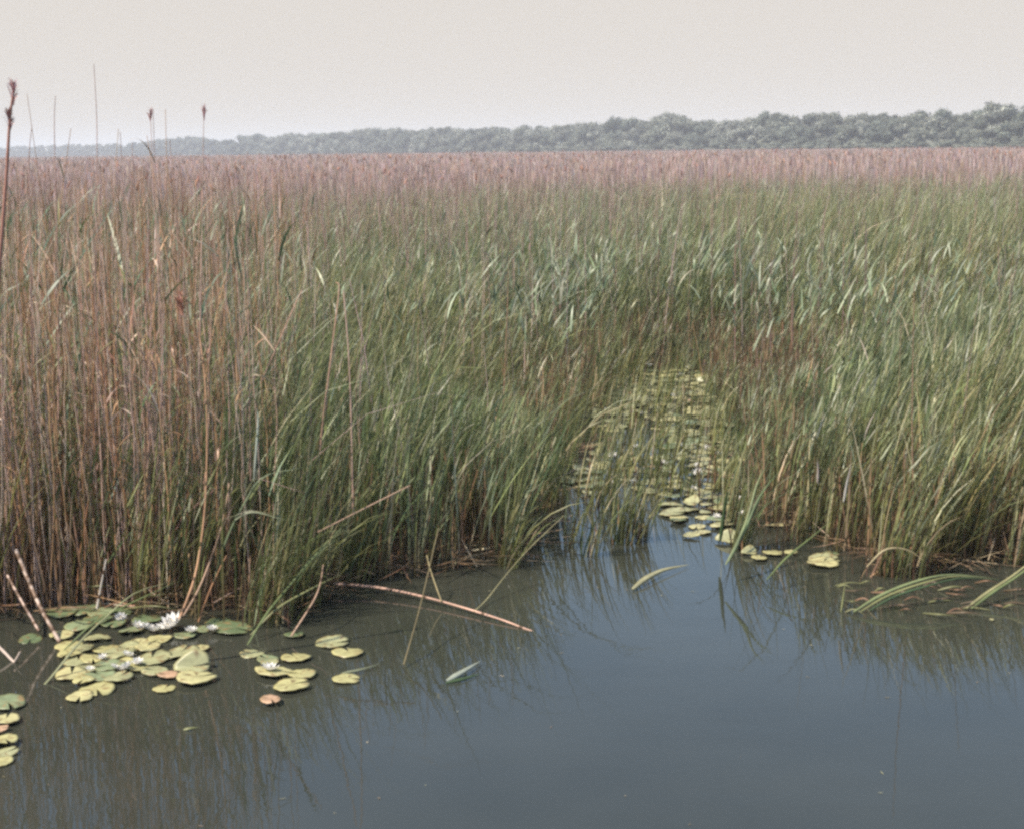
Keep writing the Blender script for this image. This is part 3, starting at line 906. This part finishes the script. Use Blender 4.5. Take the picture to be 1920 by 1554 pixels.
for j in range(54):
    px = rng.uniform(1100, 1385); py = rng.uniform(692, 960)
    tl = 'thin sedge tuft among lily pads %s, %s side of the channel' % ('near the mouth' if py > 870 else 'halfway up' if py > 770 else 'at the far end', 'left' if px < 1240 else 'right')
    t_ = tuft(tl, px, py, int(rng.integers(14, 30)), 0.17, 0.58, group=tl)

# ------------------------------------------------------------------ lily pads
def pad_mesh(v, fold=0.0):
    n_ = 22
    notch = 0.16
    rings = [0.0, 0.45, 0.8, 1.0]
    V = []
    ph = rng.uniform(0, 6.28, 4)
    for r_ in rings:
        for j in range(n_ + 1):
            a = notch + (2 * math.pi - 2 * notch) * j / n_
            edge = 1 + 0.05 * math.sin(3 * a + ph[0]) + 0.03 * math.sin(5 * a + ph[1])
            rad = r_ * edge
            x, y = math.cos(a) * rad, math.sin(a) * rad * 0.92
            z = 0.05 * r_ ** 3 * math.sin(2 * a + ph[2]) + 0.045 * r_ ** 4 * math.sin(5 * a + ph[3]) * math.sin(3 * a) + 0.01 * math.cos(9 * a) * (1 - r_)
            if fold and y > 0: y, z = y * math.cos(fold), z + y * math.sin(fold)
            V.append((x, y, z))
    m_ = n_ + 1
    q = []
    for i_ in range(len(rings) - 1):
        for j in range(n_):
            a = i_ * m_ + j
            q.append((a, a + 1, a + m_ + 1, a + m_))
    base = len(V)
    V += [(x * 0.99, y * 0.99, z - 0.03) for x, y, z in V]
    q += [(a + base, d + base, c_ + base, b + base) for a, b, c_, d in q]
    last = (len(rings) - 1) * m_
    for j in range(n_):
        q.append((last + j, last + j + 1, base + last + j + 1, base + last + j))
    col_ = [(0.38, 0.355, 0.165), (0.30, 0.30, 0.16), (0.43, 0.40, 0.20), (0.20, 0.24, 0.13), (0.42, 0.27, 0.17), (0.12, 0.16, 0.08)][v]
    c_ = np.tile(np.array(col_), (len(V), 1))
    c_[:base] *= (0.9 + 0.2 * rng.uniform(0, 1, (base, 1)))
    for _ in range(9):                       # brown spots and bites
        k_ = int(rng.integers(0, base))
        c_[k_] = np.array((0.20, 0.13, 0.06)) * rng.uniform(0.6, 1.4)
    # yellowed rim
    c_[last:last + m_] = c_[last:last + m_] * 0.8 + np.array((0.07, 0.05, 0.015))
    return mesh_np('lily_pad', V, q, c_, M_PAD, smooth=False)


PADS = [[pad_mesh(v) for _ in range(4)] for v in range(6)]
PAD_FOLD = pad_mesh(1, fold=R(60)); PAD_FOLD2 = pad_mesh(1, fold=R(17))
GL = 'lily pads of the left cluster'
GC = 'lily pads crowded in the channel'
COLWORD = ['yellow-green', 'grey-green', 'pale yellow', 'green', 'reddish brown', 'dark green']
padc = [0]


def pad(px, py, wpx, v, label=None, group=None, z=None, me=None, rot=None, tilt=0.05):
    c0 = at(px, py)
    dist = math.hypot(c0.y, CAM_H)
    rad = wpx / 2 * dist / FPX
    o_ = link_mesh('lily_pad', me or PADS[v][padc[0] % 4])
    padc[0] += 1
    o_.location = (c0.x, c0.y, 0.006 + 0.0022 * (padc[0] % 9) if z is None else z)
    o_.rotation_euler = (rng.normal(0, tilt), rng.normal(0, tilt), rng.uniform(0, 6.28) if rot is None else rot)
    o_.scale = (rad, rad, rad * 1.0)
    tag(o_, label, 'lily pad', group)
    return o_


def c1(x, y): return x * 0.3958, 1100 + y * 0.3958


mosaic = [(330, 285, 140), (370, 355, 150), (340, 420, 170), (440, 350, 120), (470, 430, 170), (560, 440, 140), (400, 455, 110),
          (560, 330, 160), (650, 270, 140), (760, 250, 120), (880, 235, 110), (720, 345, 190), (640, 385, 150), (860, 320, 170),
          (290, 240, 120), (330, 330, 120), (520, 390, 150), (610, 290, 140), (500, 300, 130), (420, 390, 130), (700, 290, 130),
          (540, 180, 130), (620, 215, 130), (700, 165, 150), (460, 170, 150), (380, 200, 140), (560, 125, 140), (1030, 175, 130),
          (950, 205, 100), (820, 330, 110), (590, 370, 120), (390, 300, 120), (300, 130, 150), (400, 120, 150), (480, 135, 130)]
for j, (x, y, w_) in enumerate(mosaic):
    side_ = 'left part' if x < 420 else 'middle' if x < 620 else 'right part'
    row_ = 'shaded back row' if y < 222 else 'upper rows' if y < 320 else 'lower rows'
    padlab = 'pad in the %s of the left lily cluster, towards its %s' % (row_, side_)
    px, py = c1(x, y)
    pad(px, py, w_ * 0.3958, [0, 1, 2, 0, 3, 1][j % 6] if y > 220 else [5, 3, 5][j % 3], padlab, 'left cluster: ' + padlab)  # shade of the back row is put into darker pad greens
for x, y, w_, v, lab, me in [
    (145, 250, 120, 5, 'dull green pad left of the cluster, beside the thick banded cane', None),
    (465, 245, 140, 1, 'pale green pad at the back of the cluster just left of the white flowers', None),
    (460, 490, 180, 0, 'large yellow-green pad at the front left of the cluster, above its lowest pad', None),
    (380, 528, 135, 2, 'lowest pad of the left cluster, right of the arching leaf\'s foot', None),
    (940, 300, 110, 2, 'pad at the rear right of the cluster behind the folded pad', None),
    (740, 410, 130, 1, 'pad touching the reddish pad in the middle front of the cluster', None),
    (795, 428, 100, 4, 'reddish brown withered pad in the front of the left cluster', None),
    (915, 395, 170, 1, 'folded pad with one half standing up white-edged at the right of the cluster', PAD_FOLD),
    (930, 445, 190, 2, 'wide yellow pad lying under the folded pad', None),
    (780, 485, 115, 0, 'small pad floating just below the left cluster by itself', None),
    (1195, 320, 120, 1, 'leftmost pad of the middle group of lily pads', None),
    (1270, 348, 110, 3, 'partly hidden pad in the middle group, left of its broad oval one', None),
    (1400, 340, 150, 0, 'broad oval pad at the top right of the middle group', None),
    (1280, 368, 90, 1, 'little pad squeezed above the pair with a white flower', None),
    (1300, 410, 185, 2, 'wide pad carrying a white flower in the middle group', None),
    (1425, 425, 140, 0, 'pad joined to the right of the one carrying a white flower', None),
    (1380, 480, 170, 0, 'lowest pad of the middle group, floating free', None),
    (1285, 552, 105, 4, 'orange-brown sunken pad floating below the middle group', None),
    (1575, 270, 160, 3, 'green pad with upturned edge, upper of the far right pair', PAD_FOLD2),
    (1650, 312, 160, 0, 'lower right pad of the far right pair', None),
    (1640, 441, 135, 0, 'lone round pad below the far right pair on open water', None),
    (1395, 232, 100, 5, 'dark pad tucked under the sedge above the middle group', None),
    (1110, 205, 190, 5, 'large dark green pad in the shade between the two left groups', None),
    (40, 560, 180, 3, 'green pad cut by the left edge, topmost of the corner pads', None),
    (30, 640, 140, 2, 'pale round pad at the left edge, second from the top', None),
    (0, 690, 80, 4, 'small brownish pad at the left edge between the two pale ones', None),
    (25, 742, 130, 0, 'yellowish pad at the left edge, third large one down', None),
    (20, 790, 130, 1, 'greenish pad overlapping the lowest one at the left edge', None),
    (5, 832, 115, 0, 'lowest pad at the left edge of the picture', None)]:
    px, py = c1(x, y)
    pad(px, py, w_ * 0.3958, v, lab, GL if x < 1000 and y < 530 else None, me=me, rot=0.2 if me else None)


def c6(x, y): return 1350 + x * 0.2969, 800 + y * 0.2969


for x, y, w_, v, lab, me in [
    (330, 625, 90, 2, 'left half of the pale pad pair in the bay of the right bank', None),
    (400, 625, 90, 2, 'right half of the pale pad pair in the bay of the right bank', None),
    (185, 805, 100, 2, 'small pad with a raised edge at the left end of the right bank pads', PAD_FOLD),
    (250, 838, 110, 0, 'small pad just right of the one with the raised edge', None),
    (335, 808, 130, 0, 'long flat pad in the middle of the right bank pads', None),
    (450, 808, 90, 0, 'small pad between the long flat one and the large pale one', None),
    (650, 872, 210, 2, 'large pale pad lying before the right bank', None),
    (660, 845, 200, 1, 'large pad folded up behind the large pale one at the right bank', PAD_FOLD2),
    (700, 805, 110, 5, 'dark pad behind the large pale folded pad', None),
    (1715, 1225, 30, 2, 'tiny pale pad alone on the open water at the right', None)]:
    px, py = c6(x, y)
    pad(px, py, w_ * 0.2969, v, lab, None, me=me, rot=0.1 if me else None)

chan = np.array([(at(*q_).x, at(*q_).y) for q_ in
                 [(1175, 700), (1085, 790), (1045, 890), (1070, 935), (1180, 915), (1250, 945), (1255, 990), (1330, 1022), (1400, 1010), (1402, 940),
                  (1385, 850), (1345, 750), (1310, 692)]])
placed = []
tries = 0
while len(placed) < 295 and tries < 40000:
    tries += 1
    x = rng.uniform(chan[:, 0].min(), chan[:, 0].max()); y = rng.uniform(chan[:, 1].min(), chan[:, 1].max())
    if not inside(np.array([[x, y]]), chan)[0]: continue
    r_ = rng.uniform(0.05, 0.10)
    col_px = 960 + FPX * x / y
    if y < 13.5 and y > 11.3 and col_px < 1230 and rng.uniform() < 0.8: continue
    if any((x - a) ** 2 + (y - b) ** 2 < (0.62 * (r_ + c_)) ** 2 for a, b, c_ in placed): continue
    placed.append((x, y, r_))
for j, (x, y, r_) in enumerate(placed):
    v = int(rng.choice([0, 1, 2, 3, 4, 5], p=[.24, .26, .22, .16, .04, .08]))
    up = rng.uniform() < 0.22
    o_ = link_mesh('lily_pad', (PAD_FOLD2, PAD_FOLD, PAD_FOLD2)[j % 3] if up else PADS[v][j % 4])
    o_.location = (x, y, 0.006 + 0.002 * (j % 9))
    o_.rotation_euler = (rng.normal(0, 0.06), rng.normal(0, 0.06), rng.uniform(0, 6.28))
    o_.scale = (r_, r_, r_)
    where = 'at the mouth of the channel' if y < 10.2 else 'halfway up the channel' if y < 12.8 else 'at the far end of the channel'
    tag(o_, ('upturned' if up else COLWORD[v]) + ' lily pad in the crowd ' + where, 'lily pad', GC + ' ' + where)

# ------------------------------------------------------------------ water lily flowers
def petals_mesh():
    V, q = [], []
    for ring, (n_, tilt, L_) in enumerate([(8, R(12), 1.0), (7, R(32), 0.85), (5, R(58), 0.6)]):
        for j in range(n_):
            a = 2 * math.pi * (j + 0.5 * ring) / n_ + rng.normal(0, 0.08)
            b0 = len(V)
            for i_ in range(5):
                t = i_ / 4
                hw = 0.20 * math.sin(math.pi * min(1, 0.15 + 0.85 * t)) + 0.01
                rr = 0.1 + L_ * t * math.cos(tilt + 0.35 * t)
                zz = L_ * t * math.sin(tilt + 0.35 * t)
                for s_ in (-1, 0, 1):
                    V.append((rr * math.cos(a) - s_ * hw * math.sin(a), rr * math.sin(a) + s_ * hw * math.cos(a), zz + 0.06 * abs(s_)))
            for i_ in range(4):
                for s_ in range(2):
                    k_ = b0 + i_ * 3 + s_
                    q.append((k_, k_ + 1, k_ + 4, k_ + 3))
    return mesh_np('petals', V, q, mat=M_PETAL)


def stamen_mesh():
    base = np.column_stack([rng.normal(0, 0.08, 24), rng.normal(0, 0.08, 24), np.full(24, 0.05)])
    V, q = plant(base, np.full(24, 0.4), np.full(24, 0.06), rng.uniform(0, 6.28, 24), np.full(24, 0.2), np.full(24, 0.3), segs=2)
    return mesh_np('stamens', V, q, mat=M_STAMEN)


PET = [petals_mesh() for _ in range(3)]
STA = stamen_mesh()


def flower(px, py, wpx, label, group=None):
    c0 = at(px, py, 0.02)
    rad = wpx / 2 * math.hypot(c0.y, CAM_H) / FPX
    o_ = link_mesh('water_lily', PET[int(rng.integers(3))])
    link_mesh('stamens', STA, o_)
    o_.location = (c0.x, c0.y, 0.022)
    o_.rotation_euler = (rng.normal(0.1, 0.25), rng.normal(0, 0.25), rng.uniform(0, 6.28))
    o_.scale = (rad, rad, rad)
    return tag(o_, label, 'water lily', group)


for x, y, w_, lab in [(650, 190, 48, 'leftmost white flower of the row at the back of the lily cluster'),
                      (700, 200, 56, 'white flower second in the row at the back of the lily cluster'),
                      (745, 208, 50, 'white flower third in the row, left of the largest one'),
                      (815, 185, 95, 'largest white flower, at the foot of the crossing tan reeds'),
                      (905, 213, 48, 'small white flower right of the largest one'),
                      (1003, 205, 44, 'last white flower of the row, over the dark pads'),
                      (605, 330, 50, 'white flower in the middle of the left cluster, higher one'),
                      (652, 362, 46, 'white flower in the middle of the left cluster, right one'),
                      (540, 385, 40, 'white flower at the front of the left cluster, smaller one'),
                      (600, 388, 60, 'white flower at the front of the left cluster, wider one'),
                      (485, 340, 40, 'tiny white flower at the left of the left cluster'),
                      (570, 150, 44, 'pale flower half hidden at the rear left of the lily cluster'),
                      (1278, 395, 66, 'white flower on the wide pad of the middle group'),
                      (425, 395, 36, 'small white bud low in the left part of the cluster')]:
    flower(*c1(x, y), w_ * 0.3958 * 1.45, lab)


def c2(x, y): return 1000 + x * 0.2895, 650 + y * 0.2895


GF = 'white flowers in the channel'
for x, y, w_, lab in [(665, 655, 42, 'white flower by the open patch on the left side of the channel'),
                      (962, 650, 42, 'white flower in the middle of the channel, right of the open patch'),
                      (1205, 700, 44, 'bright flower against the sedge on the right side of the channel'),
                      (850, 762, 50, 'wide white flower in the middle of the channel'),
                      (1062, 820, 55, 'white flower among broken pads, largest in the channel'),
                      (1035, 922, 38, 'white flower below the largest one of the channel'),
                      (1185, 1105, 44, 'white flower nearest the mouth of the channel'),
                      (512, 708, 46, 'pointed white flower at the left shore of the channel'),
                      (1330, 1000, 60, 'white flower at the foot of the sedge on the right shore of the channel'),
                      (1322, 925, 40, 'upright white flower at the right shore above another one'),
                      (650, 880, 44, 'white flower behind the tuft in the channel mouth'),
                      (508, 882, 36, 'small white flower left behind the channel mouth tuft'),
                      (1330, 1085, 50, 'pinkish flower low at the right side of the channel')]:
    flower(*c2(x, y), w_ * 0.2895 * 1.5, lab)
for x, y in [(740, 255), (752, 128), (690, 150), (1000, 140), (640, 430), (700, 440), (480, 412), (900, 325), (1060, 770), (1120, 655), (960, 190)]:
    flower(*c2(x, y), 15, 'tiny white flower far up the channel among the pads', GF)

# ------------------------------------------------------------------ trees
def crown_mesh(seed, n_leaf=1500, w=1.0, core=True, name='crown'):
    """crown of unit height about unit width: overlapping lobes, covered with leaf sprays"""
    g = np.random.default_rng(seed)
    nl = int(g.integers(15, 22))
    lobes = []
    for i_ in range(nl):
        zc = g.uniform(0.10, 0.84)
        rr = (0.40 * math.sin(math.pi * min(0.97, zc * 0.85 + 0.13)) + 0.03) * g.uniform(0.3, 1)
        a = g.uniform(0, 6.28)
        lobes.append((math.cos(a) * rr * w, math.sin(a) * rr * w, zc, g.uniform(0.085, 0.19)))
    lobes.append((g.normal(0, .04), g.normal(0, .04), 0.82, 0.16))
    Lb = np.array(lobes)
    V, q, C = [], [], []
    # leaf sprays
    i_ = g.integers(0, len(Lb), n_leaf)
    d = g.normal(0, 1, (n_leaf, 3)); d /= np.linalg.norm(d, axis=1, keepdims=True)
    d[:, 2] = np.where(d[:, 2] < -0.4, -d[:, 2], d[:, 2])
    bump = 1 + 0.12 * np.sin(d[:, 0] * 9 + i_) * np.sin(d[:, 1] * 8) + g.normal(0, 0.13, n_leaf)
    c_ = Lb[i_, :3] + d * (Lb[i_, 3] * bump)[:, None]
    nrm = d + g.normal(0, 0.45, (n_leaf, 3)); nrm /= np.linalg.norm(nrm, axis=1, keepdims=True)
    t1 = np.cross(nrm, g.normal(0, 1, (n_leaf, 3))); t1 /= np.linalg.norm(t1, axis=1, keepdims=True)
    t2 = np.cross(nrm, t1)
    s_ = g.uniform(0.014, 0.036, n_leaf)[:, None]
    quad = np.stack([c_ - t1 * s_, c_ - t2 * s_ * 0.7, c_ + t1 * s_, c_ + t2 * s_ * 0.7], 1)
    V = quad.reshape(-1, 3)
    q = np.arange(n_leaf * 4).reshape(-1, 4)
    lobe_tint = g.uniform(0.7, 1.4, len(Lb))
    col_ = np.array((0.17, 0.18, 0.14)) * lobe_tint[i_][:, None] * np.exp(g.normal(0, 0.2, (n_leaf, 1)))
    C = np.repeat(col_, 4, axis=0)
    if core:   # inner mass of twigs and leaves, coloured dark as shade between the lobes
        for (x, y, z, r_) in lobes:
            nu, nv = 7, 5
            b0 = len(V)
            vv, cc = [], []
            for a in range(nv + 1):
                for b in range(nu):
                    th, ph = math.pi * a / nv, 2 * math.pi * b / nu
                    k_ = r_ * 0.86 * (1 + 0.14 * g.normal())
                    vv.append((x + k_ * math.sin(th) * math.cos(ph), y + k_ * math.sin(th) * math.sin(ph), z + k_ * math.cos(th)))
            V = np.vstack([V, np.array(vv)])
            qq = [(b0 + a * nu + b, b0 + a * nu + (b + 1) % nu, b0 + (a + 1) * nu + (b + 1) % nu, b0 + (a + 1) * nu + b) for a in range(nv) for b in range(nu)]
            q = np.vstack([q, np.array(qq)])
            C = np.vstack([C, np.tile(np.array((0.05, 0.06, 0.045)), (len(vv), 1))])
    V[:, 2] = np.maximum(V[:, 2], 0.02)
    return V, q, C


def trunk_mesh(seed):
    g = np.random.default_rng(seed)
    pts = [[(0, 0, -0.02), (0.01, 0, 0.15), (g.normal(0, .02), g.normal(0, .02), 0.4), (g.normal(0, .04), g.normal(0, .04), 0.75)]]
    V, q = sweep(np.array(pts, float), np.array([[0.035, 0.026, 0.018, 0.006]]), 6, np.tile(np.array((1, 0, .01)), (1, 4, 1)))
    VV, QQ = [V], [q]
    off = len(V)
    for j in range(4):
        a = g.uniform(0, 6.28); z0 = g.uniform(0.15, 0.4)
        e = [(0, 0, z0), (0.1 * math.cos(a), 0.1 * math.sin(a), z0 + 0.14), (0.26 * math.cos(a), 0.26 * math.sin(a), z0 + 0.3)]
        V2, q2 = sweep(np.array([e], float), np.array([[0.016, 0.011, 0.004]]), 5, np.tile(np.array((0.3, .8, .1)), (1, 3, 1)))
        VV.append(V2); QQ.append(q2 + off); off += len(V2)
    return mesh_np('trunk', np.vstack(VV), np.vstack(QQ), mat=M_BARK, smooth=True)


CR, TR = [], []
for s_ in range(9):
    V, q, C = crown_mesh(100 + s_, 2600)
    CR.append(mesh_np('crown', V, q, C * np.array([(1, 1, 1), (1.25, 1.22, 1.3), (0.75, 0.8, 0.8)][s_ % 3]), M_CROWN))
    TR.append(trunk_mesh(50 + s_))
DX = [0, 250, 480, 700, 1000, 1400, 1700, 1920, 2300]
DD = [1400, 1150, 860, 700, 550, 430, 370, 335, 300]
TX = [0, 120, 250, 330, 380, 430, 520, 640, 700, 850, 1000, 1080, 1160, 1250, 1330, 1430, 1600, 1700, 1780, 1850, 1920, 2300]
TY = [274, 270, 267, 259, 253, 260, 245, 245, 239, 237, 235, 232, 224, 217, 224, 214, 210, 212, 207, 199, 197, 190]


def top_h(px, d):
    yh = 278 + (960 - px) * math.tan(ROLL)
    return max(3.0, (yh - np.interp(px, TX, TY)) / FPX * d + CAM_H)


tree_n = [0]


def tree(x, y, h, wfac=1.0, label=None, group=None):
    k_ = int(rng.integers(9))
    root = bpy.data.objects.new('tree', None)
    COL.objects.link(root)
    root.location = (x, y, 0)
    link_mesh('crown', CR[k_], root)
    link_mesh('trunk', TR[k_], root)
    root.rotation_euler = (0, 0, rng.uniform(0, 6.28))
    root.scale = (h * wfac, h * wfac, h)
    tag(root, label, 'tree', group)
    return root


px = 2080.0
while px > 470:
    d = float(np.interp(px, DX, DD))
    for row in range(2):
        dd = d + (0 if row == 0 else 9) + rng.normal(0, 1.5)
        pxx = px + rng.normal(0, 3)
        x = (pxx - 960) / FPX * dd
        hmax = top_h(pxx, dd) * (0.80 + 0.20 * float(sst(470, 640, pxx)))
        h = hmax * (rng.uniform(0.62, 0.92) if row == 0 else rng.uniform(0.90, 1.04))
        where = 'right of the grey domed tree' if pxx > 1850 else 'between the peaked tree top and the grey domed tree' if pxx > 1252 else 'between the step in the tree line and its far left' if pxx < 1163 else 'at the step where the tree line grows taller'
        tree(x, dd, h, rng.uniform(0.88, 1.25), ('lower front tree ' if row == 0 else 'taller rear tree ') + where, ('front trees ' if row == 0 else 'rear trees ') + where)
    px -= 4.3 / d * FPX * 0.82
for px, py, lab in [(1850, 191, 'tall grey domed tree standing above the line near the right edge'),
                    (1252, 209, 'small peaked tree top standing above the line right of its middle'),
                    (1163, 219, 'pointed tree at the step where the tree line grows taller'),
                    (1430, 208, 'round topped tree above the line between the peaked one and the grey domed one'),
                    (1757, 202, 'broad rounded tree left of the tall grey domed one'),
                    (700, 240, 'first high tree where the line drops towards the left')]:
    d = float(np.interp(px, DX, DD)) + 5
    yh = 278 + (960 - px) * math.tan(ROLL)
    tree((px - 960) / FPX * d, d, (yh - py) / FPX * d + CAM_H, 0.85, lab)
# low bushes before the trees
M_BUSH = leaf_mat('bush_leaf_tissue', rough=0.7, trans=0.15, spec=0.2, noise=0.25, nscale=0.5)
BU = []
for s_ in range(4):
    V, q, C = crown_mesh(300 + s_, 700)
    V[:, 2] = V[:, 2] * 0.8
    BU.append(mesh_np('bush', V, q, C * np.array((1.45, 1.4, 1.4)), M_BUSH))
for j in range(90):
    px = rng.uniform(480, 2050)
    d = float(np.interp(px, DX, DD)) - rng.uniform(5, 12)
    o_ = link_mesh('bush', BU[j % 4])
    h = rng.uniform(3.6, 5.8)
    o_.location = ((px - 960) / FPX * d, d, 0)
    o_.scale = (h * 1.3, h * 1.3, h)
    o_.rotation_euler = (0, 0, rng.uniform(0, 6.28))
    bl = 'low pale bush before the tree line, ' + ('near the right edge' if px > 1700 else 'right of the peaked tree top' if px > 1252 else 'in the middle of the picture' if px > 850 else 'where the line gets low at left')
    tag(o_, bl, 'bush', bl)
# the far wood at the left that reads as one mass
VV, QQ, CC, off = [], [], [], 0
low = [crown_mesh(500 + s_, 260) for s_ in range(5)]
px = 500.0
while px > -160:
    d = float(np.interp(px, DX, DD)) if px > 0 else 1400 - px * 0.4
    for row in range(2):
        dd = d + row * 12 + rng.normal(0, 3)
        V, q, C = low[int(rng.integers(5))]
        h = top_h(px, dd) * rng.uniform(0.92, 1.12)
        a = rng.uniform(0, 6.28)
        x0 = (px - 960) / FPX * dd
        W = h * rng.uniform(0.9, 1.4)
        VV.append(np.column_stack([(V[:, 0] * math.cos(a) - V[:, 1] * math.sin(a)) * W + x0, (V[:, 0] * math.sin(a) + V[:, 1] * math.cos(a)) * W + dd, V[:, 2] * h]))
        QQ.append(q + off); CC.append(C); off += len(V)
    px -= 5.5 / d * FPX
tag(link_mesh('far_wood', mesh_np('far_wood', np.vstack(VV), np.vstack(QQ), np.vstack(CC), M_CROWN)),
    'distant blue-grey wood closing the marsh at the left', 'wood', kind='stuff')

# ------------------------------------------------------------------ summer haze
HZ = (-1900, 1900, -80, 2900, -3.0, 24.0)
x0, x1, y0, y1, z0, z1 = HZ
hv = [(x0, y0, z0), (x1, y0, z0), (x1, y1, z0), (x0, y1, z0), (x0, y0, z1), (x1, y0, z1), (x1, y1, z1), (x0, y1, z1)]
hq = [(0, 3, 2, 1), (4, 5, 6, 7), (0, 1, 5, 4), (1, 2, 6, 5), (2, 3, 7, 6), (3, 0, 4, 7)]
M_HAZE, n, o = new_mat('summer_haze')
pv = n.nodes.new('ShaderNodeVolumePrincipled')
pv.inputs['Color'].default_value = (0.91, 0.94, 0.99, 1)
pv.inputs['Density'].default_value = 0.0006
n.links.new(pv.outputs[0], o.inputs['Volume'])
tag(link_mesh('haze', mesh_np('haze', hv, hq, mat=M_HAZE)), 'thin pale summer haze over the whole marsh', 'haze', kind='stuff')
